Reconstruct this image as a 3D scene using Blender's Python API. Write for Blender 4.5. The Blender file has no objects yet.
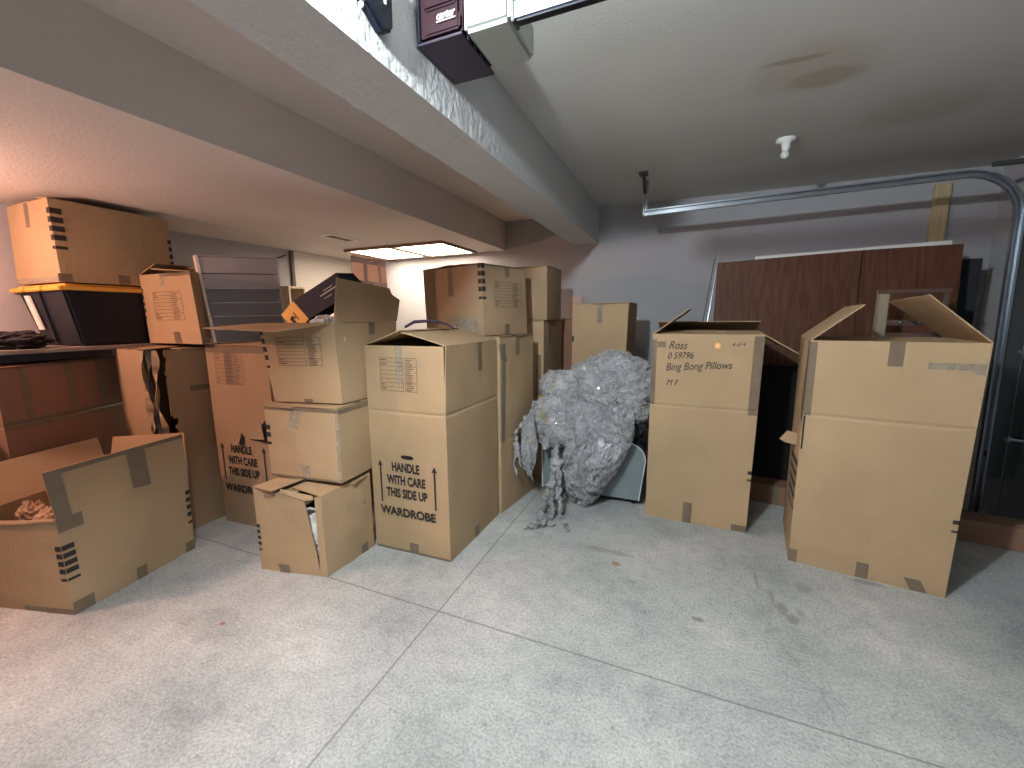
import bpy, bmesh, math, random
from mathutils import Vector, Matrix, noise
random.seed(7)
S = bpy.context.scene
C = S.collection

# ------------------------------------------------------------------ camera
cam_d = bpy.data.cameras.new('camera')
cam = bpy.data.objects.new('camera', cam_d); C.objects.link(cam)
yaw, pitch, roll = 0.39656061, 0.16050592, -0.00836386
fw = Vector((-math.sin(yaw)*math.cos(pitch), math.cos(yaw)*math.cos(pitch), -math.sin(pitch)))
rt = Vector((math.cos(yaw), math.sin(yaw), 0)); up = rt.cross(fw)
r2 = rt*math.cos(roll)+up*math.sin(roll); u2 = up*math.cos(roll)-rt*math.sin(roll)
m = Matrix((r2, u2, -fw)).transposed().to_4x4(); m.translation = (0, 0, 1.35)
cam.matrix_world = m
cam_d.sensor_width = 36; cam_d.lens = 410.74/1024*36; cam_d.clip_start = .02
S.camera = cam

# ------------------------------------------------------------------ world, lights, exposure
W = bpy.data.worlds.new('world'); S.world = W; W.use_nodes = True
W.node_tree.nodes['Background'].inputs[0].default_value = (.6, .75, 1, 1)
W.node_tree.nodes['Background'].inputs[1].default_value = .02
def lamp(name, loc, col, power, rad):
    l = bpy.data.lights.new(name, 'POINT'); l.energy = power; l.color = col; l.shadow_soft_size = rad
    o = bpy.data.objects.new(name, l); o.location = loc; C.objects.link(o); return o
lamp('opener_bulb_light', (-.67, .22, 2.235), (.90, .97, 1.0), 205, .045)
lamp('left_bulb_light', (-3.25, .30, 1.80), (1.0, .53, .39), 70, .05)
S.view_settings.view_transform = 'Standard'; S.view_settings.look = 'None'
S.view_settings.exposure = 0.0; S.view_settings.gamma = 1; S.view_settings.use_curve_mapping = False

# ------------------------------------------------------------------ materials
def lin(c):
    return tuple(((x/255)/12.92 if x/255 <= .04045 else ((x/255+.055)/1.055)**2.4) for x in c)
def mat(name, col, rough=.8, metal=0, var=0, vscale=4, bump=0, bscale=60, stretch=(1,1,1), spec=.5, alpha=1, trans=0, col2=None, detail=6):
    mm = bpy.data.materials.new(name); mm.use_nodes = True
    nt = mm.node_tree; b = nt.nodes['Principled BSDF']; L = nt.links
    b.inputs['Base Color'].default_value = (*col, 1); b.inputs['Roughness'].default_value = rough
    b.inputs['Metallic'].default_value = metal; b.inputs['Specular IOR Level'].default_value = spec
    b.inputs['Alpha'].default_value = alpha; b.inputs['Transmission Weight'].default_value = trans
    tc = nt.nodes.new('ShaderNodeTexCoord'); mp = nt.nodes.new('ShaderNodeMapping')
    mp.inputs['Scale'].default_value = stretch; L.new(tc.outputs['Object'], mp.inputs[0])
    if var or col2:
        n = nt.nodes.new('ShaderNodeTexNoise'); n.inputs['Scale'].default_value = vscale; n.inputs['Detail'].default_value = detail
        L.new(mp.outputs[0], n.inputs[0])
        r = nt.nodes.new('ShaderNodeMapRange'); r.inputs[1].default_value = .3; r.inputs[2].default_value = .7
        L.new(n.outputs[0], r.inputs[0])
        mx = nt.nodes.new('ShaderNodeMix'); mx.data_type = 'RGBA'; L.new(r.outputs[0], mx.inputs[0])
        c2 = col2 if col2 else tuple(c*(1+var) for c in col)
        mx.inputs[6].default_value = (*(tuple(c*(1-var) for c in col)), 1); mx.inputs[7].default_value = (*c2, 1)
        L.new(mx.outputs[2], b.inputs['Base Color'])
    if bump:
        n2 = nt.nodes.new('ShaderNodeTexNoise'); n2.inputs['Scale'].default_value = bscale; n2.inputs['Detail'].default_value = 3
        L.new(mp.outputs[0], n2.inputs[0])
        bp = nt.nodes.new('ShaderNodeBump'); bp.inputs['Strength'].default_value = bump; bp.inputs['Distance'].default_value = .01
        L.new(n2.outputs[0], bp.inputs['Height']); L.new(bp.outputs[0], b.inputs['Normal'])
    return mm
def cardboard(name, col):
    mm = mat(name, col, .78, var=.09, vscale=2.6, spec=.25)
    nt = mm.node_tree; L = nt.links; b = nt.nodes['Principled BSDF']
    tc = nt.nodes['Texture Coordinate']; mp = nt.nodes.new('ShaderNodeMapping'); mp.inputs['Scale'].default_value = (150, 150, 1.5)
    L.new(tc.outputs['Object'], mp.inputs[0])
    n = nt.nodes.new('ShaderNodeTexNoise'); n.inputs['Scale'].default_value = 1; n.inputs['Detail'].default_value = 2; L.new(mp.outputs[0], n.inputs[0])
    n3 = nt.nodes.new('ShaderNodeTexNoise'); n3.inputs['Scale'].default_value = 9; n3.inputs['Detail'].default_value = 4; L.new(tc.outputs['Object'], n3.inputs[0])
    ad = nt.nodes.new('ShaderNodeMath'); ad.operation = 'MULTIPLY_ADD'; ad.inputs[1].default_value = 3.0
    L.new(n3.outputs[0], ad.inputs[0]); L.new(n.outputs[0], ad.inputs[2])
    bp = nt.nodes.new('ShaderNodeBump'); bp.inputs['Strength'].default_value = .35; bp.inputs['Distance'].default_value = .004
    L.new(ad.outputs[0], bp.inputs['Height']); L.new(bp.outputs[0], b.inputs['Normal'])
    return mm
KR = cardboard('kraft_cardboard', (.385, .272, .16))
KR2 = cardboard('worn_cardboard', (.34, .232, .142))
KR3 = cardboard('brown_cardboard', (.25, .14, .095))
KIN = cardboard('inner_cardboard', (.40, .28, .17))
TAPE = mat('packing_tape', (.235, .18, .125), .28, var=.1, vscale=20, alpha=.72, bump=.3, bscale=40)
TAPE2 = mat('clear_packing_tape', (.44, .38, .29), .2, var=.12, vscale=20, alpha=.5, bump=.5, bscale=60)
INK = mat('black_print_ink', (.022, .018, .016), .7)
INK2 = mat('faded_print_ink', (.10, .065, .04), .7)
PEN = mat('marker_ink', (.045, .035, .03), .6)
def plaster(name, col, bs, st, var=.05):
    return mat(name, col, .85, var=var, vscale=1.3, bump=st, bscale=bs, spec=.2)
WALLM = plaster('painted_drywall', (.40, .405, .43), 45, .15)
CEILL = plaster('textured_soffit_paint', (.66, .61, .58), 70, .22)
BEAMM = plaster('stucco_beam_paint', (.55, .56, .57), 38, .55)
# ceiling with water stain
CEIL = plaster('textured_ceiling_paint', (.60, .60, .57), 90, .10)
nt = CEIL.node_tree; L = nt.links; b = nt.nodes['Principled BSDF']
tc = nt.nodes['Texture Coordinate']
def spot(nt, tc, centre, rx, ry, warp=.5, inner=0.0, wscale=3):
    L = nt.links
    mp = nt.nodes.new('ShaderNodeMapping'); mp.vector_type = 'POINT'
    mp.inputs['Location'].default_value = (-centre[0]/rx, -centre[1]/ry, 0); mp.inputs['Scale'].default_value = (1/rx, 1/ry, 0)
    L.new(tc.outputs['Object'], mp.inputs[0])
    n = nt.nodes.new('ShaderNodeTexNoise'); n.inputs['Scale'].default_value = wscale; n.inputs['Detail'].default_value = 4; L.new(tc.outputs['Object'], n.inputs[0])
    ln = nt.nodes.new('ShaderNodeVectorMath'); ln.operation = 'LENGTH'; L.new(mp.outputs[0], ln.inputs[0])
    ad = nt.nodes.new('ShaderNodeMath'); ad.operation = 'MULTIPLY_ADD'; ad.inputs[1].default_value = warp*2
    L.new(n.outputs[0], ad.inputs[0]); L.new(ln.outputs['Value'], ad.inputs[2])
    r = nt.nodes.new('ShaderNodeMapRange'); r.interpolation_type = 'SMOOTHSTEP'
    r.inputs[1].default_value = 1+warp; r.inputs[2].default_value = .45+warp; r.inputs[3].default_value = 0; r.inputs[4].default_value = 1
    L.new(ad.outputs[0], r.inputs[0]); return r.outputs[0]
def mixin(nt, b, fac, col, strength):
    L = nt.links
    mx = nt.nodes.new('ShaderNodeMix'); mx.data_type = 'RGBA'
    ml = nt.nodes.new('ShaderNodeMath'); ml.operation = 'MULTIPLY'; ml.inputs[1].default_value = strength; L.new(fac, ml.inputs[0]); L.new(ml.outputs[0], mx.inputs[0])
    src = b.inputs['Base Color'].links[0].from_socket; L.new(src, mx.inputs[6]); mx.inputs[7].default_value = (*col, 1)
    L.new(mx.outputs[2], b.inputs['Base Color'])
mixin(nt, b, spot(nt, tc, (.42, 2.32), .34, .26), (.48, .43, .35), .5)
mixin(nt, b, spot(nt, tc, (.52, 2.42), .16, .10), (.36, .29, .21), .5)
mixin(nt, b, spot(nt, tc, (.36, 2.22), .16, .03, .2), (.26, .19, .13), .5)
mixin(nt, b, spot(nt, tc, (1.05, 2.95), .35, .30), (.42, .37, .31), .4)

# concrete floor
FL = mat('speckled_concrete', (.42, .43, .43), .62, var=.0001, spec=.4)
nt = FL.node_tree; L = nt.links; b = nt.nodes['Principled BSDF']; tc = nt.nodes['Texture Coordinate']
for nd in list(nt.nodes):
    if nd.bl_idname in ('ShaderNodeTexNoise', 'ShaderNodeMapRange', 'ShaderNodeMix'): nt.nodes.remove(nd)
def nz(sc, det=4, rough=.6):
    n = nt.nodes.new('ShaderNodeTexNoise'); n.inputs['Scale'].default_value = sc; n.inputs['Detail'].default_value = det; n.inputs['Roughness'].default_value = rough
    L.new(tc.outputs['Object'], n.inputs[0]); return n.outputs[0]
def ramp(src, stops):
    r = nt.nodes.new('ShaderNodeValToRGB'); L.new(src, r.inputs[0]); e = r.color_ramp.elements
    while len(e) < len(stops): e.new(.5)
    for k, (p, c) in enumerate(stops): e[k].position = p; e[k].color = (*c, 1)
    return r.outputs[0]
big = ramp(nz(1.6, 5), [(.32, (.27, .29, .29)), (.47, (.375, .39, .385)), (.56, (.42, .43, .42)), (.70, (.52, .52, .51))])
sp = ramp(nz(95, 4, .8), [(.32, (.60, .59, .57)), (.5, (1, 1, 1)), (.64, (1.26, 1.26, 1.25))])
mx = nt.nodes.new('ShaderNodeMix'); mx.data_type = 'RGBA'; mx.blend_type = 'MULTIPLY'; mx.inputs[0].default_value = 1
L.new(big, mx.inputs[6]); L.new(sp, mx.inputs[7])
sp2 = ramp(nz(14, 7, .75), [(.30, (.80, .80, .80)), (.5, (1, 1, 1)), (.72, (1.10, 1.10, 1.09))])
mx2 = nt.nodes.new('ShaderNodeMix'); mx2.data_type = 'RGBA'; mx2.blend_type = 'MULTIPLY'; mx2.inputs[0].default_value = 1
L.new(mx.outputs[2], mx2.inputs[6]); L.new(sp2, mx2.inputs[7]); L.new(mx2.outputs[2], b.inputs['Base Color'])
# saw-cut joints along x = -0.99 and y = 1.455
sx = nt.nodes.new('ShaderNodeSeparateXYZ'); L.new(tc.outputs['Object'], sx.inputs[0])
wob = nz(5, 3)
def joint(src, c, w, amp=.006):
    a = nt.nodes.new('ShaderNodeMath'); a.operation = 'MULTIPLY_ADD'; L.new(wob, a.inputs[0]); a.inputs[1].default_value = amp; L.new(src, a.inputs[2])
    s_ = nt.nodes.new('ShaderNodeMath'); s_.operation = 'SUBTRACT'; L.new(a.outputs[0], s_.inputs[0]); s_.inputs[1].default_value = c+amp/2
    ab = nt.nodes.new('ShaderNodeMath'); ab.operation = 'ABSOLUTE'; L.new(s_.outputs[0], ab.inputs[0])
    r = nt.nodes.new('ShaderNodeMapRange'); r.inputs[1].default_value = w; r.inputs[2].default_value = w*.35; r.inputs[3].default_value = 0; r.inputs[4].default_value = 1
    L.new(ab.outputs[0], r.inputs[0]); return r.outputs[0]
j1 = joint(sx.outputs[0], -.99, .006); j2 = joint(sx.outputs[1], 1.453, .006)
# wandering crack on the right
cr = nt.nodes.new('ShaderNodeMath'); cr.operation = 'MULTIPLY_ADD'; cr.inputs[1].default_value = .32
L.new(sx.outputs[1], cr.inputs[0]); L.new(sx.outputs[0], cr.inputs[2])
j3 = joint(cr.outputs[0], 1.03, .004, .16)
msk = nt.nodes.new('ShaderNodeMapRange'); msk.inputs[1].default_value = 1.3; msk.inputs[2].default_value = 1.5
L.new(sx.outputs[1], msk.inputs[0])
j3m = nt.nodes.new('ShaderNodeMath'); j3m.operation = 'MULTIPLY'; L.new(j3, j3m.inputs[0]); L.new(msk.outputs[0], j3m.inputs[1])
mixin(nt, b, j1, (.13, .13, .125), .65); mixin(nt, b, j2, (.13, .13, .125), .65); mixin(nt, b, j3m.outputs[0], (.2, .2, .19), .4)
for c_, rx, ry, k in [((.52, 2.01), .035, .05, .6), ((.49, 2.07), .03, .06, .5), ((.46, 2.15), .015, .07, .45), ((.56, 2.06), .02, .05, .35), ((.41, 2.27), .012, .10, .4), ((.47, 2.85), .10, .12, .45), ((.62, 2.28), .05, .07, .4), ((.12, 1.85), .035, .02, .7), ((.93, 2.45), .1, .03, .5), ((1.45, 2.0), .12, .06, .5), ((-.35, 2.25), .2, .03, .35), ((-.55, 1.05), .010, .007, .6), ((-1.9, 1.0), .25, .12, .25), ((.75, 1.30), .10, .05, .4), ((-.15, 1.2), .006, .010, .6)]:
    mixin(nt, b, spot(nt, tc, c_, rx, ry, .5, wscale=18), (.14, .14, .135), k)
mixin(nt, b, spot(nt, tc, (-.28, 2.14), .03, .03, .3, wscale=25), (.30, .16, .10), .8)
mixin(nt, b, spot(nt, tc, (-1.85, 1.02), .02, .012, .3, wscale=25), (.30, .10, .08), .8)
bp = nt.nodes.new('ShaderNodeBump'); bp.inputs['Strength'].default_value = .12; bp.inputs['Distance'].default_value = .004
L.new(nz(70, 3), bp.inputs['Height']); L.new(bp.outputs[0], b.inputs['Normal'])

BLACKP = mat('black_plastic', (.007, .009, .016), .5, spec=.3)
YELLOWP = mat('yellow_plastic', (.75, .42, .07), .45)
BLACKC = mat('black_cloth', (.015, .014, .016), .95, bump=.5, bscale=30)
STEEL = mat('galvanised_steel', (.36, .40, .45), .34, metal=.9, var=.1, vscale=12)
DSTEEL = mat('dark_steel', (.08, .085, .09), .5, metal=.6)
WHITEP = mat('white_plastic', (.75, .76, .74), .45)
PAPER = mat('white_paper', (.75, .72, .68), .8, var=.08, vscale=30)
GREYP = mat('blue_grey_laminate', (.17, .21, .225), .45, var=.06, vscale=6)
PALE = mat('pale_edge_trim', (.62, .66, .66), .4)

# ------------------------------------------------------------------ helpers
def tag(o, label, cat, group=None):
    o['label'] = label; o['category'] = cat
    if group: o['group'] = group
    return o
def thing(name, label, cat, loc, group=None):
    o = bpy.data.objects.new(name, None); C.objects.link(o); o.location = loc; o.empty_display_size = .05
    return tag(o, label, cat, group)
def link(name, bm, m_, parent=None, smooth=False, label=None):
    me = bpy.data.meshes.new(name); bmesh.ops.recalc_face_normals(bm, faces=bm.faces)
    if parent is not None: bmesh.ops.translate(bm, verts=bm.verts, vec=-parent_world(parent))
    bm.to_mesh(me); bm.free(); me.materials.append(m_)
    if smooth:
        for p in me.polygons: p.use_smooth = True
    o = bpy.data.objects.new(name, me); C.objects.link(o)
    if parent is not None: o.parent = parent
    if label: o['label'] = label
    return o
def parent_world(p):
    v = Vector((0, 0, 0))
    while p is not None: v = v+Vector(p.location); p = p.parent
    return v
# every builder below works in world coordinates; link() moves the mesh into its thing's frame
def box(bm, x0, x1, y0, y1, z0, z1, bev=0):
    r = bmesh.ops.create_cube(bm, size=1)
    for v in r['verts']:
        v.co = Vector(((x0+x1)/2+v.co.x*(x1-x0), (y0+y1)/2+v.co.y*(y1-y0), (z0+z1)/2+v.co.z*(z1-z0)))
    if bev:
        es = list({e for v in r['verts'] for e in v.link_edges})
        bmesh.ops.bevel(bm, geom=es, offset=bev, segments=2, affect='EDGES')
    return bm
def NB(): return bmesh.new()
def B(*a, **k): return box(NB(), *a, **k)
def prism(bm, pts, off):
    """closed slab from a planar polygon of 3D points and an offset vector"""
    off = Vector(off); a = [bm.verts.new(p) for p in pts]; c = [bm.verts.new(Vector(p)+off) for p in pts]; n = len(pts)
    bm.faces.new(a); bm.faces.new(c[::-1])
    for i in range(n): bm.faces.new((a[i], c[i], c[(i+1) % n], a[(i+1) % n]))
    return bm
def board(pts, th):
    p = [Vector(q) for q in pts]; n = (p[1]-p[0]).cross(p[2]-p[0]).normalized(); return prism(NB(), p, n*th)
def tube(bm, pts, r, seg=8, closed=False):
    pts = [Vector(p) for p in pts]; rings = []
    for i, p in enumerate(pts):
        t = (pts[min(i+1, len(pts)-1)]-pts[max(i-1, 0)]).normalized()
        a = t.cross(Vector((0, 0, 1)))
        if a.length < .1: a = t.cross(Vector((0, 1, 0)))
        a.normalize(); c = t.cross(a); rr = r[i] if isinstance(r, (list, tuple)) else r
        rings.append([bm.verts.new(p+(a*math.cos(k*2*math.pi/seg)+c*math.sin(k*2*math.pi/seg))*rr) for k in range(seg)])
    for i in range(len(rings)-1):
        for k in range(seg): bm.faces.new((rings[i][k], rings[i][(k+1) % seg], rings[i+1][(k+1) % seg], rings[i+1][k]))
    bm.faces.new(rings[0][::-1]); bm.faces.new(rings[-1]); return bm
def lathe(bm, c, prof, seg=20):
    rings = [[bm.verts.new((c[0]+r*math.cos(k*2*math.pi/seg), c[1]+r*math.sin(k*2*math.pi/seg), c[2]+z)) for k in range(seg)] for r, z in prof]
    for i in range(len(rings)-1):
        for k in range(seg): bm.faces.new((rings[i][k], rings[i][(k+1) % seg], rings[i+1][(k+1) % seg], rings[i+1][k]))
    bm.faces.new(rings[0][::-1]); bm.faces.new(rings[-1]); return bm
def struct(name, bm, m_):
    o = link(name, bm, m_); o['kind'] = 'structure'; return o

# ------------------------------------------------------------------ room shell
XL, XR, YB, YF, ZC = -3.894, 2.04, 4.25, -2.4, 2.40
struct('floor', B(XL-.1, XR+.1, YF-.1, YB+.1, -.1, 0), FL)
struct('ceiling', B(XL-.1, XR+.1, YF-.1, YB+.1, ZC, ZC+.1), CEIL)
struct('wall_back', B(XL-.1, XR+.1, YB, YB+.1, 0, ZC), WALLM)
struct('wall_left', B(XL-.1, XL, YF, YB, 0, ZC), WALLM)
struct('wall_front', B(XL-.1, XR+.1, YF-.1, YF, 0, ZC), plaster('dim_front_wall_paint', (.20, .20, .20), 45, .15))
bm = NB(); box(bm, XR, XR+.1, 3.66, YB, 0, ZC); box(bm, XR, XR+.1, YF, 3.66, 2.2, ZC)
struct('wall_right', bm, WALLM)
struct('trim_1', B(XL, -1.843, YF, YB, 2.068, ZC), CEILL)          # dropped soffit along the left wall
struct('trim_2', B(-1.075, -.832, YF, YB, 2.062, ZC), BEAMM)       # stucco beam
struct('trim_3', B(-1.843, -1.075, YF, YB, 2.366, ZC), CEILL)      # ceiling strip between soffit and beam
# overhead garage door (closed) on the right
DOORM = mat('garage_door_paint', (.20, .21, .23), .5, var=.05, vscale=3, bump=.1, bscale=80)
bm = NB()
for k in range(4):
    z0 = .02+k*.545
    box(bm, XR-.03, XR+.02, YF, 3.655, z0, z0+.538, .006)
    for q in range(6):
        y0 = 3.55-q*1.0
        if y0-.85 > YF: box(bm, XR-.036, XR-.029, y0-.85, y0, z0+.09, z0+.45, .003)
d1 = struct('door_1', bm, DOORM)
bm = NB(); box(bm, XR-.075, XR-.037, .2, 3.56, .965, .995, .004); o = link('lock_bar', bm, DSTEEL); o.parent = d1
bm = NB()
for z in (.56, 1.11, 1.655):
    box(bm, XR-.05, XR-.036, 3.49, 3.54, z-.05, z+.05, .003); tube(bm, [(XR-.11, 3.53, z), (XR-.11, 3.60, z)], .02, 10)
    tube(bm, [(XR-.05, 3.515, z), (XR-.11, 3.54, z)], .009, 8)
o = link('hinge', bm, STEEL); o.parent = d1
struct('trim_4', B(XR-.07, XR, 3.66, 3.80, 0, 2.2), mat('jamb_paint', (.18, .20, .24), .7))

# ------------------------------------------------------------------ cartons
def V3(p, z): return Vector((p[0], p[1], z))
class Carton:
    def __init__(s, name, label, base, z0, z1, top=None, m_=None, bulge=.006, creases=(), seed=0, cat='cardboard box', dfun=None, group=None, topz=None):
        s.base = base; s.top = top or base; s.z0 = z0; s.z1 = z1; s.m = m_ or KR; s.bulge = bulge; s.cr = creases; s.seed = seed; s.dfun = dfun
        s.topz = topz or (z1,)*4
        cx = sum(p[0] for p in base)/4; cy = sum(p[1] for p in base)/4
        s.o = thing(name, label, cat, (cx, cy, z0), group)
        s.c = Vector((cx, cy, 0))
    def P(s, f, u, v, off=0):
        f %= 4; g = (f+1) % 4
        a = V3(s.base[f], s.z0); b_ = V3(s.base[g], s.z0); c = V3(s.top[g], s.topz[g]); d = V3(s.top[f], s.topz[f])
        p = a*(1-u)*(1-v)+b_*u*(1-v)+c*u*v+d*(1-u)*v
        t = b_-a; n = Vector((t.y, -t.x, 0)).normalized()
        uu = min(max(u, 0), 1); vv = min(max(v, 0), 1)
        h = s.bulge*math.sin(math.pi*uu)*(.35+math.sin(math.pi*vv))
        h += .004*math.sin(math.pi*uu)*noise.noise(Vector((u*3+f*7, v*4, s.seed*3.1)))
        for c0 in s.cr: h -= .004*math.exp(-((v-c0)/.006)**2)
        if s.dfun: h += s.dfun(f, uu, vv)
        return p+n*(h+off)
    def width(s, f):
        g = (f+1) % 4; return (Vector(s.base[g])-Vector(s.base[f])).length
    def body(s, hole=None, nu=12, nv=16, skip=(), name='body', label=None, us=None, vs=None):
        bm = NB()
        ul = us or [i/nu for i in range(nu+1)]
        vl = set(vs or [i/nv for i in range(nv+1)])
        for c0 in s.cr: vl |= {c0-.012, c0-.004, c0, c0+.004, c0+.012}
        vl = sorted(vl)
        for f in range(4):
            if f in skip: continue
            vt = [[bm.verts.new(s.P(f, u, v)) for u in ul] for v in vl]
            for j in range(len(vl)-1):
                for i in range(len(ul)-1):
                    if hole and hole(f, (ul[i]+ul[i+1])/2, (vl[j]+vl[j+1])/2): continue
                    bm.faces.new((vt[j][i], vt[j][i+1], vt[j+1][i+1], vt[j+1][i]))
        bt = [bm.verts.new(s.P(f, 0, 0)) for f in range(4)]; bm.faces.new(bt[::-1])
        bmesh.ops.remove_doubles(bm, verts=bm.verts, dist=1e-4)
        lo = [v for v in bm.verts if not v.link_faces]; [bm.verts.remove(v) for v in lo]
        me = bpy.data.meshes.new(name); bmesh.ops.translate(bm, verts=bm.verts, vec=-Vector(s.o.location)); bm.to_mesh(me); bm.free()
        me.materials.append(s.m); o = bpy.data.objects.new(name, me); C.objects.link(o); o.parent = s.o
        if label: o['label'] = label
        md = o.modifiers.new('thickness', 'SOLIDIFY'); md.thickness = .005; md.offset = -1
        s.bodyo = o; return o
    def flap(s, f, ang, ln, taper=0, m_=None, rise=0, bend=0, name='flap', u0=0.0, u1=1.0, ang2=None, ln2=None, th=.005):
        """hinged along the top edge of face f; ang 0 lies closed, 90 upright, 180 level outwards"""
        m_ = m_ or s.m; ang2 = ang if ang2 is None else ang2; ln2 = ln if ln2 is None else ln2
        nu, nv = 8, 6; a0 = s.P(f, 0, 1); a1 = s.P(f, 1, 1); t = (a1-a0).normalized(); inn = Vector((-t.y, t.x, 0)).normalized()
        bm = NB(); rows = []
        for j in range(nv+1):
            q = j/nv; row = []
            for i in range(nu+1):
                u = u0+(u1-u0)*i/nu; k = i/nu
                A = math.radians(ang*(1-k)+ang2*k+bend*q); l_ = (ln*(1-k)+ln2*k)*q
                h = s.P(f, u, 1)+Vector((0, 0, rise+.001))+t*(taper*q*(1-2*k))
                h += Vector((0, 0, 1))*(.004*noise.noise(Vector((u*3, q*3, s.seed+f*5))))*q
                row.append(bm.verts.new(h+inn*math.cos(A)*l_+Vector((0, 0, 1))*math.sin(A)*l_))
            rows.append(row)
        for j in range(nv):
            for i in range(nu): bm.faces.new((rows[j][i], rows[j][i+1], rows[j+1][i+1], rows[j+1][i]))
        o = link(name, bm, m_, s.o); md = o.modifiers.new('thickness', 'SOLIDIFY'); md.thickness = th; md.offset = 0; return o
    def patch(s, f, u0, u1, v0, v1, m_, name='tape', off=.0012, wrap=False, slant=0, rag=0, label=None):
        bm = NB(); nu = max(2, int((u1-u0)*14)); nv = max(2, int(abs(v1-v0)*16)); rows = []
        vs = sorted({v0+(v1-v0)*j/nv for j in range(nv+1)} | {c0+d for c0 in s.cr for d in (-.012, -.004, 0, .004, .012) if v0 < c0+d < v1})
        for v in vs:
            k = (v-v0)/(v1-v0); row = []
            for i in range(nu+1):
                u = u0+(u1-u0)*i/nu+slant*k
                u += rag*noise.noise(Vector((i*3.3, v*40, s.seed)))
                row.append(bm.verts.new(s.P(f, u, v, off)))
            rows.append(row)
        for j in range(len(rows)-1):
            for i in range(nu): bm.faces.new((rows[j][i], rows[j][i+1], rows[j+1][i+1], rows[j+1][i]))
        o = link(name, bm, m_, s.o, label=label)
        md = o.modifiers.new('thickness', 'SOLIDIFY'); md.thickness = .0006; md.offset = 1; return o
    def tape(s, f, u, w=.05, v0=None, v1=1.0, m_=None, slant=0):
        W_ = s.width(f); hw = w/2/W_; v0 = .85 if v0 is None else v0
        return s.patch(f, u-hw, u+hw, v0, v1, m_ or TAPE, 'tape', slant=slant)
    def lines(s, f, rects, m_, name, off=.0022):
        """thin printed rectangles (u0,u1,v0,v1) joined in one mesh"""
        bm = NB()
        for (a, b_, c, d) in rects:
            n = max(1, int((b_-a)*12)); k = max(1, int((d-c)*16))
            g = [[bm.verts.new(s.P(f, a+(b_-a)*i/n, c+(d-c)*j/k, off)) for i in range(n+1)] for j in range(k+1)]
            for j in range(k):
                for i in range(n): bm.faces.new((g[j][i], g[j][i+1], g[j+1][i+1], g[j+1][i]))
        return link(name, bm, m_, s.o)
    def bars(s, f, side, v0=.3, n=5, h=.022, gap=.014, w=.03, wrap=.028):
        """corner print: short bars on face f at its right (side=1) or left (side=0) edge, wrapping the corner"""
        H = s.z1-s.z0; W_ = s.width(f); g = (f+1) % 4 if side else (f-1) % 4; G = s.width(g)
        ra = []; rb = []
        for k in range(n):
            hh = h if k else h*.55
            c = v0+k*(h+gap)/H; d = c+hh/H
            ra.append((1-w/W_, 1, c, d) if side else (0, w/W_, c, d))
            rb.append((0, wrap/G, c, d) if side else (1-wrap/G, 1, c, d))
        s.lines(f, ra, INK, 'corner_bars'); s.lines(g, rb, INK, 'corner_bars')
    def form(s, f, u0, u1, v0, v1, m_=None):
        """printed moving form: ruled lines on the left, check list on the right"""
        W_ = s.width(f); H = s.z1-s.z0; lw = .0022/W_; lh = .0022/H; us = u0+(u1-u0)*.66; r = []
        for a in (u0, us-lw*2, us+lw*4, u1): r.append((a, a+lw, v0, v1))
        for k in range(9):
            v = v0+(v1-v0)*k/8; r.append((u0, us-lw, v-lh/2, v+lh/2))
            if k in (0, 2, 6, 8): r.append((us+lw*4, u1+lw, v-lh/2, v+lh/2))
        rnd = random.Random(s.seed)
        for k in range(15):
            v = v0+(v1-v0)*(k+.6)/15.6; r.append((us+lw*7, us+lw*7+(u1-us)*rnd.uniform(.3, .62), v-lh*.9, v+lh*.9))
        for k in (0, 1, 6, 7): 
            v = v0+(v1-v0)*(k+.55)/8; r.append((u0+lw*3, u0+(u1-u0)*rnd.uniform(.1, .2), v-lh*1.2, v+lh*1.2))
        s.lines(f, r, m_ or INK2, 'printed_form')
    def text(s, f, txt, uc, vc, size, m_=INK, xs=1.0, bold=.0, shear=0, name='printed_text', align='CENTER', rot=0, fat=0):
        cu = bpy.data.curves.new('t', 'FONT'); cu.body = txt; cu.size = size; cu.align_x = align; cu.offset = bold; cu.shear = shear
        to = bpy.data.objects.new('t', cu); C.objects.link(to); bpy.context.view_layer.update()
        me = bpy.data.meshes.new_from_object(to.evaluated_get(bpy.context.evaluated_depsgraph_get()))
        C.objects.unlink(to); bpy.data.objects.remove(to)
        W_ = s.width(f); H = s.z1-s.z0; loc = Vector(s.o.location); cr, sr = math.cos(rot), math.sin(rot)
        if fat:
            bt = bmesh.new(); vs_ = [v.co.copy() for v in me.vertices]
            for ox, oy in ((-fat, 0), (fat, 0), (0, fat), (0, -fat), (0, 0)):
                nv_ = [bt.verts.new(c+Vector((ox, oy, 0))) for c in vs_]
                for p_ in me.polygons: bt.faces.new([nv_[i] for i in p_.vertices])
            bt.to_mesh(me); bt.free()
        for v in me.vertices:
            x = v.co.x*xs; y = v.co.y; x, y = x*cr-y*sr, x*sr+y*cr
            v.co = s.P(f, uc+x/W_, vc+y/H, .003)-loc
        me.materials.append(m_); me.name = name
        o = bpy.data.objects.new(name, me); C.objects.link(o); o.parent = s.o; return o
    def arrow(s, f, u, v0, v1):
        W_ = s.width(f); H = s.z1-s.z0; a = .0055/W_; hd = .035/H
        bm = NB(); n = 6
        g = [[bm.verts.new(s.P(f, u+x, v0+(v1-hd-v0)*j/n, .0025)) for x in (-a, a)] for j in range(n+1)]
        for j in range(n): bm.faces.new((g[j][0], g[j][1], g[j+1][1], g[j+1][0]))
        w = .017/W_; bm.faces.new([bm.verts.new(s.P(f, *q, .0025)) for q in ((u-w, v1-hd), (u+w, v1-hd), (u, v1))])
        link('printed_arrow', bm, INK, s.o)
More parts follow.
